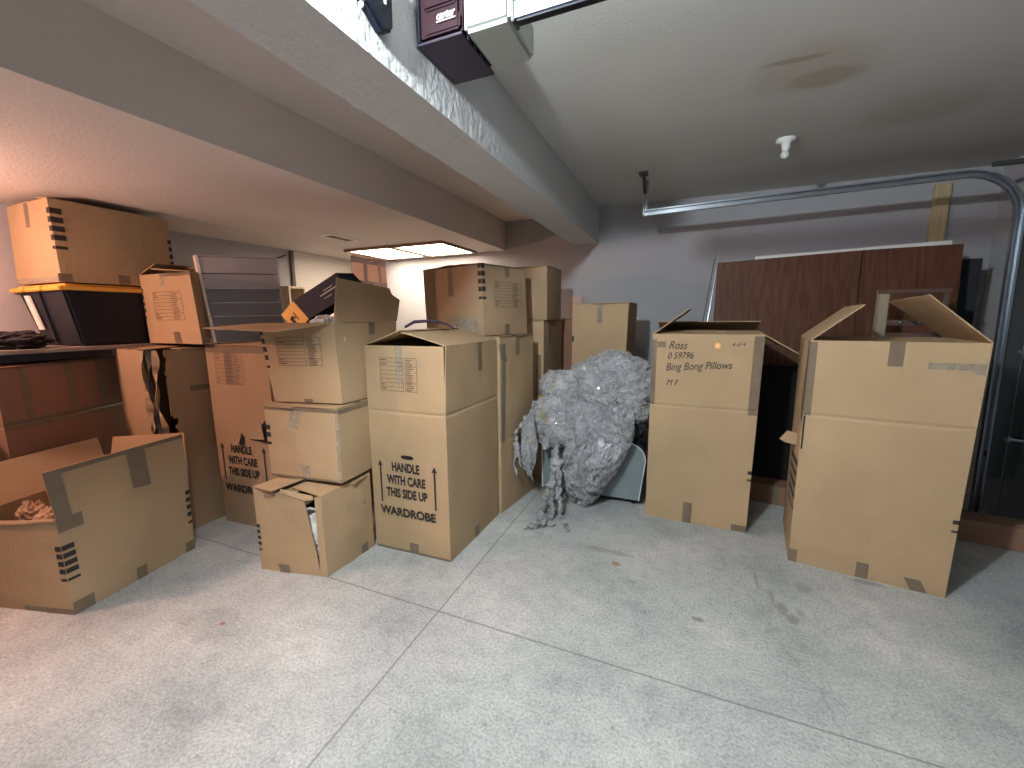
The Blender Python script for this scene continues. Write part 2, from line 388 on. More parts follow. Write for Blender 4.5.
    def oval(s, f, uc, vc, ru, rv, m_, name='hand_hole_shade'):
        bm = NB(); W_ = s.width(f); H = s.z1-s.z0; bm.faces.new([bm.verts.new(s.P(f, uc+ru/W_*math.copysign(abs(math.cos(t))**.6, math.cos(t)), vc+rv/H*math.sin(t), .002)) for t in [k*math.pi/10 for k in range(20)]])
        return link(name, bm, m_, s.o)
    def wardrobe_print(s, f, vtop, uc=.5, hs=1.0):
        H = s.z1-s.z0
        def V(z): return (vtop-z*hs)/H
        s.text(f, 'HANDLE', uc, V(.0), .072, xs=.66, bold=.0012, fat=.0022)
        s.text(f, 'WITH CARE', uc, V(.078), .072, xs=.66, bold=.0012, fat=.0022)
        s.text(f, 'THIS SIDE UP', uc, V(.156), .072, xs=.66, bold=.0012, fat=.0022)
        s.text(f, 'WARDROBE', uc, V(.27), .068, xs=.98, bold=.0008, fat=.0026)
        s.arrow(f, uc-.34, V(.20), V(-.055)); s.arrow(f, uc+.37, V(.20), V(-.055))
    def closed(s, rise=0, a=(1, 1, 1, 1), majors=(0, 2), seam=True):
        """four closed flaps: the minor pair below, the major pair meeting along a seam"""
        for f in range(4):
            depth = s.width((f+1) % 4); 
            if f in majors: s.flap(f, a[f], depth/2-.002, rise=.007)
            else: s.flap(f, 0, depth*.42, taper=.01)
        if seam:
            f = majors[0]; bm = NB(); n = (f+1) % 4
            p0 = s.P(n, .5, 1); p1 = s.P((n+2) % 4, .5, 1); d = (p1-p0); t = d.normalized(); q = Vector((-t.y, t.x, 0))*.026
            zz = Vector((0, 0, .011+math.sin(math.radians(max(a)))*s.width(n)/2))
            prism(bm, [p0+q+zz, p1+q+zz, p1-q+zz, p0-q+zz], (0, 0, .0006)); link('tape', bm, TAPE, s.o)

def quad(fl, fr, depth, d=None):
    """base corners front-left, front-right, back-right, back-left"""
    a = Vector(fl); b_ = Vector(fr); t = (b_-a).normalized(); n = Vector((-t.y, t.x)) if d is None else Vector(d).normalized()
    return [tuple(a), tuple(b_), tuple(b_+n*depth), tuple(a+n*depth)]
DARK = mat('painted_hole_shade', (.008, .007, .006), .9)  # near-black colour painting the shade inside holes and slits

# 1 centre wardrobe carton with readable print
def d1f(f, u, v):
    k = max(0, (v-.70)/.30)
    if f == 1: return .016*k*(1-u)**1.5
    return 0
w1 = Carton('wardrobe_box', 'wardrobe carton in the centre with fully readable HANDLE WITH CARE print and top sprung open', [(-1.646, 1.799), (-1.139, 1.812), (-1.127, 2.428), (-1.634, 2.42)], 0, 1.205, creases=(.695,), seed=1, dfun=d1f, bulge=.004)
w1.body(nv=20)
w1.flap(1, 17, .285, taper=-.0, bend=-3); w1.flap(3, 16, .262, bend=2)
w1.flap(0, -8, .22, rise=-.004, taper=.01); w1.flap(2, 0, .2, rise=-.003, taper=.01)
w1.form(0, .20, .67, .795, .945); w1.tape(0, .45, .045, .82, 1.0, TAPE2, slant=0)
w1.oval(0, .50, .483, .042, .012, DARK)  # flat dark oval painting the shade in the hand hole
w1.wardrobe_print(0, .495, uc=.47)
w1.tape(0, .53, .06, .0, .055); w1.tape(1, .5, .05, 0, .06); w1.tape(1, .62, .05, .86, 1)
w1.patch(0, 0, 1, .0, .012, TAPE, 'tape')

# 2 second wardrobe carton directly behind
w2 = Carton('wardrobe_box', 'plain wardrobe carton directly behind the centre printed one, loose tape down its side', [(-1.62, 2.45), (-1.112, 2.45), (-1.05, 2.925), (-1.56, 2.95)], 0, 1.215, creases=(), seed=2)
w2.body(); w2.closed(a=(1, 0, 1, 0)); w2.tape(1, .5, .05, .9, 1.0)
w2.patch(1, .0, .09, .42, .97, TAPE, 'loose_tape', off=.006, slant=.05, rag=.02)
w2.patch(1, .06, .20, .87, .97, TAPE2, 'tape', slant=-.09)

# 3 carton on top of the second wardrobe
P0 = Vector((-1.22, 2.45)); dl = Vector((-.955, .297)); dr = Vector((.297, .955))
dlm = dl*.592; drm = dr*.46
base = [tuple(P0+dlm), tuple(P0), tuple(P0+drm), tuple(P0+drm+dlm)]
P1 = Vector((-1.238, 2.452)); topb = [tuple(P1+dlm), tuple(P1), tuple(P1+drm), tuple(P1+drm+dlm)]
c3 = Carton('cardboard_box', 'carton with corner bars on top of the plain wardrobe carton behind the centre one', base, 1.233, 1.69, top=topb, m_=KR2, seed=3)
c3.body(); c3.closed(majors=(1, 3), a=(0, 2, 0, 2)); c3.bars(0, 1, .52, 5, h=.03, gap=.02, w=.03, wrap=.03)
c3.form(1, .24, .86, .42, .78); c3.tape(0, .5, .05, .58, 1.0); c3.tape(1, .55, .05, .86, 1.0); c3.tape(1, .5, .05, 0, .16)
c3.patch(0, .55, .90, .02, .26, TAPE2, 'tape', rag=.02)

# 4 two cartons further back: one standing, one on it, plus a low one against the wall
c4 = Carton('cardboard_box', 'tall carton on the floor carrying the topmost far box, just left of the plastic wrap', quad((-1.56, 3.13), (-1.035, 3.13), .52), 0, 1.315, m_=KR, seed=4)
c4.body(); c4.closed(); c4.tape(0, .93, .04, .55, .8, TAPE); c4.tape(1, .3, .04, .86, 1)
c5 = Carton('cardboard_box', 'plain carton high up right of the one with corner bars, its right side dark', quad((-1.46, 3.14), (-1.012, 3.14), .40), 1.33, 1.735, m_=KR2, seed=5)
c5.body(); c5.closed()
c6 = Carton('cardboard_box', 'low reddish-brown carton by the back wall between the far stack and the tan box', quad((-1.40, 3.78), (-.90, 3.78), .42), 0, 1.32, m_=KR3, seed=6)
c6.body(); c6.closed()
o = link('wall_patch', B(-1.14, -.985, 4.236, 4.246, 1.30, 1.56, .001), mat('pink_patch', (.55, .38, .34), .8, var=.04))  # thin pinkish rectangle lying flat on the back wall
tag(o, 'small flat pinkish patch on the back wall just left of the plain tan box', 'flat patch')
# 5 tan carton behind the plastic wrap
c7 = Carton('cardboard_box', 'plain tan carton rising behind the plastic wrap heap, one short tape strip on top', quad((-.825, 3.25), (-.435, 3.25), .38, (.06, 1)), 0, 1.445, top=quad((-.835, 3.25), (-.40, 3.25), .38, (.06, 1)), m_=KR, seed=7)
c7.body(); c7.closed(); c7.tape(0, .51, .035, .90, 1.0); c7.patch(0, .0, .035, .80, .83, INK, 'tape')

# 6 carton with handwriting
rs = Carton('wardrobe_box', 'tall wardrobe carton with handwritten marker lines and a small orange sticker near its top', [(-.184, 2.792), (.422, 2.780), (.44, 3.30), (-.17, 3.31)], 0, 1.235, top=[(-.187, 2.792), (.435, 2.792), (.45, 3.31), (-.17, 3.32)], creases=(.632,), seed=8, bulge=.005)
rs.body(nv=20)
rs.flap(0, 4, .25); rs.flap(2, 18, .25); rs.flap(3, 38, .26); rs.flap(1, 211, .205, ang2=211)
hand = [('Ross', .155, .942, .070, -.03), ('0 59796', .15, .888, .058, .05), ('Bing Bong Pillows', .14, .828, .066, .07), ('M F', .15, .752, .056, 0)]
for t, u, v, sz, r in hand: rs.text(0, t, u, v-.012, sz, PEN, xs=.78, bold=-.0004, shear=.3, name='handwriting', align='LEFT', rot=r, fat=.0007)
rs.text(0, '4 of 4', .73, .945, .036, PEN, xs=.8, shear=.3, name='handwriting', align='LEFT', rot=.05)
rs.patch(0, .0, .045, .632, .975, TAPE, 'tape'); rs.patch(0, .915, 1.0, .61, .995, TAPE, 'tape', rag=.0); rs.tape(0, .09, .05, .935, .965)
rs.tape(0, .43, .052, 0, .115); rs.patch(0, .86, 1, 0, .035, TAPE, 'tape', off=.0016)
rs.bars(0, 1, .275, 2, h=.022, gap=.02, w=.022, wrap=.03)
bm = NB(); bmesh.ops.create_circle(bm, cap_ends=True, segments=20, radius=.0165)
for v in bm.verts: v.co = rs.P(0, .605+v.co.x/.61, .948+v.co.y*1.1/1.235, .003)
link('sticker', bm, mat('orange_sticker', (.80, .42, .10), .6), rs.o)
bm = NB(); [box(bm, -.007, .007, -.0005, .0005, z-.0015, z+.0015) for z in (-.004, .004)]
for v in bm.verts: v.co = rs.P(0, .605+v.co.x/.61, .948+v.co.z/1.235, .004+v.co.y*.2)
link('sticker_print', bm, PAPER, rs.o)

# 7 large carton on the right
r_ = Carton('wardrobe_box', 'largest plain wardrobe carton, right front, side flaps leaning inwards over its open top', [(.601, 2.535), (1.225, 2.447), (1.303, 2.99), (.679, 3.085)], 0, 1.222, top=[(.597, 2.535), (1.235, 2.447), (1.312, 2.99), (.675, 3.085)], creases=(.683,), seed=9, bulge=.008)
def rhole(f, u, v): return f == 3 and u > .84 and .33 < v < .345+.0
r_.body(nv=20)
r_.flap(3, 41, .265, taper=.01); r_.flap(1, 44, .31, ang2=38, ln2=.32, taper=.01)
r_.flap(0, -6, .25, rise=-.003, taper=.02); r_.flap(2, -10, .25, rise=-.003, taper=.02)
r_.patch(0, .0, .05, .68, .995, TAPE, 'tape'); r_.patch(3, .86, 1.0, .65, .99, TAPE, 'tape'); r_.tape(0, .52, .055, .905, 1.0)
r_.patch(0, .70, .99, .90, .925, TAPE2, 'tape', slant=.0)
r_.tape(0, .50, .05, 0, .07); r_.patch(0, 0, .06, 0, .06, TAPE, 'tape'); r_.patch(0, .80, .9, 0, .05, TAPE, 'tape', slant=-.05)
r_.bars(0, 1, .275, 2, h=.02, gap=.022, w=.022, wrap=.03); r_.bars(3, 1, .24, 5, h=.032, gap=.03, w=.25, wrap=.0)
for c_ in r_.o.children:
    pass
# torn tab standing out of its left side and a dark patch painting the shade of a slit
q0 = r_.P(3, .80, .52); q1 = r_.P(3, .80, .575)
bm = NB(); prism(bm, [q0, q0+Vector((-.055, -.01, .012)), q0+Vector((-.085, -.015, .03)), q1+Vector((-.05, -.01, .012)), q1], (.0, .004, 0)); link('torn_tab', bm, KIN, r_.o)
r_.patch(0, .006, .018, .53, .69, DARK, 'torn_slit_shade', off=.0016)  # dark strip laid on the face as the slit's shade
bm = NB(); prism(bm, [r_.P(0, .955, .885, .002), r_.P(0, .99, .885, .002), r_.P(0, .985, .925, .002), r_.P(0, .93, .915, .002), r_.P(0, .925, .895, .002)], (0, -.002, 0)); link('tape_scrap', bm, TAPE2, r_.o)
r_.tape(3, .45, .05, .9, 1.0)

# 8 stack of three on the left of centre
b1 = [(-2.069, 1.37), (-1.675, 1.452), (-1.658, 1.79), (-2.03, 1.73)]
s1 = Carton('cardboard_box', 'bottom carton of the stack of three, front panel split with white paper showing', b1, 0, .468, topz=(.475, .45, .46, .47), seed=10)
s1.body(skip=(0,))
bm = board([s1.P(0, 0, 0), s1.P(0, .90, 0), s1.P(0, .86, .3, -.003), s1.P(0, .775, .93, .010), s1.P(0, .40, .975, .006), s1.P(0, 0, 1)], -.005); link('front_panel', bm, KR, s1.o)
bm = board([s1.P(0, .90, 0, .002), s1.P(0, 1.0, 0), s1.P(0, 1.0, 1), s1.P(0, .905, .985)], -.005); link('front_strip', bm, KR, s1.o)
bm = board([s1.P(0, .42, .985, .006), s1.P(0, .775, .94, .012), s1.P(0, .90, .96, .004), s1.P(0, .88, 1.0), s1.P(0, .42, 1.03)], -.005); link('top_lip', bm, KR, s1.o)
s1.flap(1, 3, .22); s1.flap(3, 3, .165); s1.flap(2, 0, .15, rise=-.006); s1.flap(0, -3, .1, rise=-.01, u0=.02, u1=.6)
s1.bars(0, 0, .24, 5, h=.019, gap=.014, w=.02, wrap=.03); s1.patch(0, .30, .46, .0, .10, TAPE, 'tape', off=.004, slant=-.02); s1.tape(0, .22, .045, .90, 1.0); s1.tape(1, .78, .05, .0, .12)
for (u, v) in ((.07, .90), (.82, .66)): s1.oval(1, u, v, .012, .010, TAPE2, 'tape_scrap')
def crumple(bm, c, r, seed, amp=.25, sub=4, freq=3):
    g = bmesh.ops.create_icosphere(bm, subdivisions=sub, radius=1)
    for v in g['verts']:
        n = v.co.normalized(); h = 1+amp*noise.fractal(n*freq+Vector((seed, seed*.7, 0)), 1, 2.2, 4)
        h += amp*.5*abs(noise.noise(n*freq*2.5+Vector((seed, 0, 3))))
        v.co = Vector((c[0]+n.x*r[0]*h, c[1]+n.y*r[1]*h, c[2]+n.z*r[2]*h))
    return bm
o = link('packing_paper', crumple(NB(), (-1.86, 1.53, .17), (.12, .06, .14), 4), PAPER); tag(o, 'crumpled white paper inside the split bottom carton of the stack of three', 'packing paper')

b2 = [(-2.10, 1.505), (-1.635, 1.560), (-1.66, 1.90), (-2.09, 1.85)]
s2 = Carton('cardboard_box', 'middle carton of the stack of three, with three black bars at its left corner', b2, .488, .885, top=[(-2.10, 1.503), (-1.632, 1.562), (-1.66, 1.90), (-2.09, 1.85)], seed=11)
s2.body(); s2.closed(); s2.bars(0, 0, .46, 3, h=.026, gap=.016, w=.03, wrap=.03)
s2.patch(0, 0, 1, .955, 1, TAPE, 'tape'); s2.patch(0, .34, .48, .72, .96, TAPE2, 'tape', slant=.02, rag=.02, off=.002); s2.patch(0, .0, 1, .0, .03, TAPE, 'tape'); s2.patch(0, .46, .57, .03, .2, TAPE2, 'tape', off=.002, rag=.02)
s2.patch(1, .0, 1, .94, 1, TAPE, 'tape'); s2.patch(0, .96, 1, .0, .95, TAPE2, 'tape', off=.0016)

b3 = [(-2.065, 1.545), (-1.655, 1.622), (-1.66, 2.08), (-2.04, 2.04)]
s3 = Carton('cardboard_box', 'top carton of the stack of three, open, one flap folded out and one upright', b3, .905, 1.33, top=[(-2.075, 1.50), (-1.662, 1.61), (-1.662, 2.11), (-2.05, 2.05)], m_=KR, seed=12)
s3.body(); s3.bars(0, 0, .44, 5, h=.026, gap=.018, w=.02, wrap=.03)
s3.form(0, .20, .80, .48, .83); s3.tape(0, .52, .05, .0, .05); s3.tape(1, .55, .045, .84, 1.0)
s3.oval(1, .12, .80, .006, .012, mat('small_orange_mark', (.7, .42, .15), .6), 'orange_mark')
e0 = s3.P(0, 0, 1); e1 = s3.P(0, 1, 1)
link('flap', board([e0+Vector((.0, 0, .002)), e1+Vector((-.015, 0, .002)), e1+Vector((-.13, -.23, -.035)), e0+Vector((-.17, -.17, -.018))], .005), KR, s3.o)
e0 = s3.P(1, 0, 1); e1 = s3.P(1, 1, 1)
link('flap', board([e0+Vector((0, 0, .002)), e1+Vector((0, 0, .002)), e1+Vector((.0, .04, .135)), e1+Vector((0, -.035, .165)), e1+Vector((0, -.05, .2)), e0+Vector((0, .04, .228))], .005), KR2, s3.o)
link('flap', board([s3.P(3, 0, 1), s3.P(3, 1, 1), s3.P(3, 1, 1)+Vector((-.10, -.02, -.03)), s3.P(3, 0, 1)+Vector((-.10, -.02, -.03))], .005), KR, s3.o)
o = link('white_cloth', crumple(NB(), (-1.83, 1.72, 1.31), (.085, .07, .055), 9, .3), mat('white_fabric', (.66, .74, .78), .9)); tag(o, 'crumpled white cloth poking out of the open top carton beside the navy box', 'cloth')

# navy box with yellow end, leaning out of that carton
Yn = 1.74; k = Yn/1.9
A = Vector((-2.398*k, Yn, 1.35+(1.378-1.35)*k)); Bp = Vector((-2.284*k, Yn, 1.35+(1.464-1.35)*k)); Dp = Vector((-2.16*k, Yn, 1.35+(1.351-1.35)*k))
ax = Vector((.90, .10, .43)).normalized()
Cc = A+(Dp-Bp)
nv = thing('shoe_box', 'navy blue box with a yellow end leaning out of an open carton', 'box', (A+Dp)/2)
lenN = .34; dep = Vector((.0, .14, .0))
bm = prism(NB(), [Bp, Dp, Dp+ax*lenN, Bp+ax*lenN], Vector((0, .13, .01)))
bm2 = prism(bm, [A, Bp, Dp, Cc][:3]+[Cc], Vector((.0, .13, .01)))
NAVY = mat('navy_print', (.008, .016, .038), .6, var=.2, vscale=6, spec=.2)
link('body', bm, NAVY, nv)
fr = [Bp, Dp, Cc, A]
off = Vector((0, -.0015, 0))
link('yellow_end', board([p+off for p in (A, Bp, Dp, Cc)], .001), mat('yellow_print', (.80, .45, .08), .5), nv, label='yellow end panel with black logo')
bm = NB(); ex = (Dp-Bp).normalized(); ey = (Bp-A).normalized()
for (x, y, w, h) in ((.06, .045, .018, .016), (.075, .060, .012, .012), (.05, .075, .06, .006), (.062, .030, .05, .022)):
    p = A+ex*x+ey*y+off*2.2; bm.faces.new([bm.verts.new(q) for q in (p, p+ex*w, p+ex*w+ey*h, p+ey*h)])
link('printed_logo', bm, INK, nv)
bm = NB(); nx = (Dp-Bp).normalized()
for (x, y, w, h) in ((.16, .075, .13, .008), (.20, .055, .07, .005), (.17, .10, .06, .004)):
    p = Bp+ax*x+nx*y+Vector((0, -.002, 0)); bm.faces.new([bm.verts.new(q) for q in (p, p+ax*w, p+ax*w-nx*h, p-nx*h)])
link('printed_logo', bm, mat('white_print', (.35, .38, .42), .6), nv)
# taped carton behind, on a hidden wardrobe carton
w3 = Carton('wardrobe_box', 'wardrobe carton mostly hidden behind the stack of three, under the tape-striped carton', quad((-2.38, 2.28), (-1.86, 2.26), .55), 0, 1.20, m_=KR2, seed=13)
w3.body(); w3.closed()
tb = Carton('cardboard_box', 'carton criss-crossed with dark tape near the ceiling light behind the navy box', [(-2.165, 2.30), (-1.862, 2.295), (-2.03, 2.49), (-2.27, 2.44)], 1.218, 1.72, top=[(-2.170, 2.30), (-1.868, 2.295), (-2.03, 2.49), (-2.28, 2.44)], topz=(1.782, 1.725, 1.75, 1.81), m_=cardboard('pale_cardboard', (.72, .58, .45)), seed=14, bulge=.002)
tb.body(); tb.closed(seam=False)
DT = mat('dark_tape', (.07, .065, .06), .4)
tb.patch(0, 0, 1, .93, 1.0, DT, 'tape'); tb.patch(0, 0, 1, .66, .72, DT, 'tape'); tb.patch(0, .36, .46, .66, 1, DT, 'tape', off=.0018); tb.patch(0, .78, .84, .62, 1, DT, 'tape', off=.0018); tb.patch(3, 0, 1, .62, 1.0, DT, 'tape')

# 9 left wardrobe carton with print
wl = Carton('wardrobe_box', 'printed wardrobe carton under the clear drawers, torn at its hand hole', [(-2.816, 1.662), (-2.30, 1.695), (-2.335, 2.27), (-2.85, 2.24)], 0, 1.19, top=[(-2.80, 1.655), (-2.285, 1.69), (-2.32, 2.27), (-2.835, 2.24)], m_=KR2, seed=15)
wl.body(); wl.closed(seam=False); wl.form(0, .155, .60, .80, .965); wl.tape(0, .37, .06, .80, 1.0)
wl.patch(0, 0, 1, .965, 1.0, TAPE, 'tape', off=.0016)
wl.wardrobe_print(0, .505, uc=.44)
q = wl.P(0, .42, .475, .003); 
link('torn_hole_shade', board([q, q+Vector((.05, 0, -.005)), q+Vector((.055, .002, .05)), q+Vector((.035, .002, .075))], -.001), DARK, wl.o)  # flat dark piece painting the shade inside the torn hand hole
link('torn_tab', board([q+Vector((-.025, -.03, .0)), q+Vector((.012, -.012, -.002)), q+Vector((.032, -.002, .08))], -.004), KIN, wl.o)
q = wl.P(0, .60, .51, .003)
link('torn_flap', board([q, q+Vector((.15, -.01, .015)), q+Vector((.16, -.03, .13))], -.004), KIN, wl.o)
link('torn_hole_shade', board([q+Vector((.0, .002, -.004)), q+Vector((.17, .002, -.01)), q+Vector((.17, .002, .14))], -.001), DARK, wl.o)  # flat dark piece painting the shade behind the torn flap

# 10 torn carton
def th(f, u, v):
    n = noise.noise(Vector((v*9, 2.2, 0)))*.05+noise.noise(Vector((v*31, 5, 0)))*.03
    if v < .40: return False
    e = min(1, (v-.40)/.08)
    if f == 0: return u > 1-(.24+n)*e
    if f == 1: return u < (.115-n*.8+(.035 if .52 < v < .64 else 0))*e
    return False
tn = Carton('cardboard_box', 'tall carton with one corner ripped away in ragged strips', [(-3.285, 1.412), (-2.895, 1.405), (-2.895, 1.98), (-3.262, 1.98)], 0, 1.172, m_=KR2, seed=16, bulge=.004)
tn.body(hole=th, us=[i/72 for i in range(73)], vs=[i/130 for i in range(131)])
tn.flap(0, 3, .22, u1=.7); tn.flap(2, 1, .25); tn.flap(1, 2, .10, u0=.28); tn.flap(3, 2, .16)
for kk, (u, w) in enumerate(((.77, .05), (.86, .035), (.93, .045))):
    bm = NB(); rows = []
    for j in range(26):
        v = 1.0-.5*j/25; x = u+.05*noise.noise(Vector((v*9, kk*4, 1)))
        rows.append((bm.verts.new(tn.P(0, x, v, .012*math.sin(v*20+kk)-.012*kk)), bm.verts.new(tn.P(0, x+w*(1+.9*noise.noise(Vector((v*23, kk, 7)))), v, .02*math.sin(v*16+kk)-.012*kk))))
    for a_, b_ in zip(rows, rows[1:]): bm.faces.new((a_[0], a_[1], b_[1], b_[0]))
    o = link('torn_strip', bm, (KIN, DT, KR)[kk], tn.o); md = o.modifiers.new('thickness', 'SOLIDIFY'); md.thickness = .003
tn.patch(1, .32, 1.0, .77, .80, TAPE, 'tape'); tn.tape(1, .6, .05, 0, .06)
o = link('black_bag_or_filler', crumple(NB(), (-3.06, 1.66, .60), (.10, .10, .40), 12, .12), BLACKC); tag(o, 'black filler added for the dark inside of the ripped carton at the left', 'bag')  # black lump added to keep the inside of the ripped carton dark

# 11 form carton on the torn carton
fx = Carton('cardboard_box', 'carton with a printed form and half-open top, beside the black storage tote', [(-3.27, 1.60), (-2.725, 1.60), (-2.97, 1.95), (-3.27, 1.95)], 1.204, 1.64, top=[(-3.285, 1.60), (-2.765, 1.60), (-3.0, 1.95), (-3.285, 1.95)], seed=17, m_=KR)
fx.body(); fx.bars(0, 0, .36, 5, h=.024, gap=.018, w=.02, wrap=.02)
fx.form(0, .24, .78, .34, .74); fx.tape(0, .46, .045, .83, 1.0, TAPE2); fx.tape(0, .58, .07, 0, .17); fx.patch(0, .45, 1, .955, 1, TAPE, 'tape', off=.0018)
fx.flap(3, 24, .17, taper=.02); fx.flap(2, 20, .16); fx.flap(1, 3, .2)

# 12 clear drawer unit, tipped back a little
dw = thing('drawer_tower', 'smoky clear plastic drawer unit tipped back on the printed wardrobe carton at the left', 'storage drawers', (-2.63, 1.85, 1.203))
SMOKE = mat('smoky_clear_plastic', (.30, .33, .38), .15, alpha=.45, spec=.7)
SMOKE2 = mat('frosted_clear_plastic', (.55, .56, .60), .3, alpha=.62)
FRM = mat('frosted_frame', (.75, .68, .62), .35)
DIN = mat('drawer_contents', (.022, .030, .042), .6)
DIN2 = mat('grey_contents', (.13, .13, .14), .6)
dBL, dBR = Vector((-2.71, 1.675, 1.208)), Vector((-2.555, 2.045, 1.208)); dTL, dTR = Vector((-2.835, 1.70, 1.752)), Vector((-2.63, 2.08, 1.775))
dn = Vector((-.92, .385, 0)).normalized()*.07
def dq(u, v, k=0): return (dBL*(1-u)+dBR*u)*(1-v)+(dTL*(1-u)+dTR*u)*v+dn*k
def dslab(u0, u1, v0, v1, k0, k1): return prism(NB(), [dq(u0, v0, k0), dq(u1, v0, k0), dq(u1, v1, k0), dq(u0, v1, k0)], dn*(k1-k0))
link('side_panel', dslab(-.035, 0, 0, 1, -.05, 1), FRM, dw); link('side_panel', dslab(1, 1.02, 0, 1, -.05, 1), SMOKE2, dw)
link('back_panel', dslab(0, 1, 0, 1, .95, 1), DIN2, dw)
link('top_panel', dslab(0, 1, .985, 1, 0, 1), SMOKE2, dw)
zs = [0, .15, .30, .455, .62, .79, .985]
for i in range(6):
    v0, v1 = zs[i], zs[i+1]
    link('drawer', dslab(.005, .995, v0+.006, v1-.006, 0, .05), SMOKE if i < 4 else SMOKE2, dw)
    if i < 5: link('contents', dslab(.02, .98, v0+.01, v1-.012, .25, .85), DIN if i < 4 else DIN2, dw)
    if 0 < i < 5:
        bm = NB(); tube(bm, [dq(.02, v0, -.06), dq(.97, v0, -.06)], .0022, 6); link('drawer_rim', bm, mat('clear_rim', (.85, .87, .9), .15), dw)

# 13 open carton, front left
op = Carton('cardboard_box', 'wide open carton at the left front, flaps up, crumpled brown paper inside', [(-3.075, .655), (-2.548, .796), (-2.643, 1.364), (-3.13, 1.236)], 0, .468, topz=(.44, .457, .497, .47), top=[(-3.09, .64), (-2.590, .806), (-2.625, 1.37), (-3.15, 1.24)], m_=KR, seed=18, bulge=.006)
op.body()
a = op.P(1, 0, 1); b_ = op.P(1, 1, 1)
link('flap', board([a, b_, b_+Vector((.012, -.01, .215)), a+Vector((.0, -.015, .232))], .005), KR, op.o)
a = op.P(3, 1, 1); b_ = op.P(3, 0, 1)
link('flap', board([b_, a, a+Vector((-.085, -.05, .195)), b_+Vector((-.075, .0, .19))], .005), KIN, op.o)
a = op.P(2, 0, 1); b_ = op.P(2, 1, 1)
link('flap', board([a, b_, b_+Vector((.05, .02, .20)), a+Vector((-.02, .02, .21))], .005), KIN, op.o)
bm = NB(); tube(bm, [op.P(0, u/8, 1)+Vector((0, .0, -.008+.006*math.sin(u))) for u in range(9)], .010, 8); link('folded_rim', bm, KR2, op.o)
op.bars(0, 1, .36, 5, h=.024, gap=.013, w=.03, wrap=.045); op.bars(1, 1, .34, 5, h=.024, gap=.018, w=.025, wrap=.02)
op.tape(1, .5, .05, 0, .14); op.patch(1, 0, .16, .86, 1.0, TAPE, 'tape'); op.patch(1, .0, .14, 0, .13, TAPE, 'tape'); op.patch(1, .91, 1, 0, .12, TAPE, 'tape'); op.patch(0, .5, 1, 0, .06, TAPE, 'tape')
def fpatch(p, m_=TAPE):
    return link('tape', board(p, .0012), m_, op.o)
a = op.P(1, 0, 1); b_ = op.P(1, 1, 1); eps = Vector((.008, 0, 0))
def fl(u, v): return (a*(1-u)+b_*u)*(1-v)+(a+Vector((.0, -.015, .232)))*(1-u)*v+(b_+Vector((.012, -.01, .215)))*u*v+eps
fpatch([fl(0, 0), fl(.10, 0), fl(.10, 1), fl(0, 1)]); fpatch([fl(.53, .05), fl(.67, 0), fl(.67, 1), fl(.53, 1)]); fpatch([fl(.1, .9), fl(1, .9), fl(1, 1), fl(.1, 1)])
for i, (x, y, r, sd) in enumerate([(-2.80, .87, .085, 3), (-2.88, 1.05, .09, 5), (-2.74, 1.15, .075, 8), (-2.98, .86, .06, 11)]):
    o = link('packing_paper', crumple(NB(), (x, y, .37), (r, r*.9, .08), sd, .38, 4, 4), mat('brown_kraft_paper', (.42, .28, .18), .85) if i == 0 else bpy.data.materials['brown_kraft_paper'])
    tag(o, 'crumpled brown paper wad inside the open carton at the left front', 'packing paper', 'brown paper wads in the open carton')

# 14 long battered brown carton under the shelf
N_ = Vector((-3.205, .885)); Rr = Vector((-3.435, 1.478)); dd = (Rr-N_).normalized(); out = Vector((-dd.y, dd.x))
lb = Carton('cardboard_box', 'battered reddish-brown carton with sagging taped seams under the black shelf, beside the ripped one', [tuple(N_+out*.001), tuple(Rr), tuple(Rr+out*.30), tuple(N_+out*.30)], 0, 1.085, m_=KR3, seed=19, creases=(.735,), bulge=.012, topz=(1.108, 1.11, 1.105, 1.105))
# faces of this carton are listed anticlockwise from the near corner: face 0 looks towards the room
lb.body(nv=22); lb.closed(seam=False, majors=(0, 2))
for u, w in ((.16, .05), (.50, .06), (.78, .05)): lb.patch(0, u, u+w, .735, 1.0, TAPE, 'tape', rag=.02)
lb.patch(0, 0, 1, .71, .755, TAPE, 'tape', off=.0018, rag=.0)

# 15 shelf table, tote, box on the tote, black cloth, black bin beneath
ST = thing('shelf_table', 'long black-edged shelf table along the left wall carrying the storage tote', 'table', (-3.58, 1.0, 0))
link('tabletop', B(-3.885, -3.255, .50, 2.05, 1.178, 1.20, .004), mat('worn_table_top', (.30, .25, .22), .6, var=.2, vscale=12), ST)
link('apron', B(-3.275, -3.262, .51, 1.39, 1.138, 1.178), BLACKP, ST)
for x, y in ((-3.85, .55), (-3.30, .55), (-3.85, 1.99), (-3.45, 2.02)): link('leg', B(x-.02, x+.02, y-.02, y+.02, 0, 1.178), BLACKP, ST)
tt = thing('storage_tote', 'black plastic storage tote with a yellow lid on the shelf table', 'storage tote', (-3.57, 1.62, 1.20))
bm = NB()
lo = [(-3.77, 1.28), (-3.30, 1.28), (-3.30, 1.95), (-3.77, 1.95)]; hi = [(-3.855, 1.235), (-3.285, 1.225), (-3.285, 2.0), (-3.855, 2.0)]
vlo = [bm.verts.new((*p, 1.202)) for p in lo]; vhi = [bm.verts.new((*p, 1.53)) for p in hi]
bm.faces.new(vlo[::-1]); bm.faces.new(vhi)
for i in range(4): bm.faces.new((vlo[i], vlo[(i+1) % 4], vhi[(i+1) % 4], vhi[i]))
bmesh.ops.bevel(bm, geom=list(bm.edges), offset=.012, segments=2, affect='EDGES')
link('body', bm, BLACKP, tt)
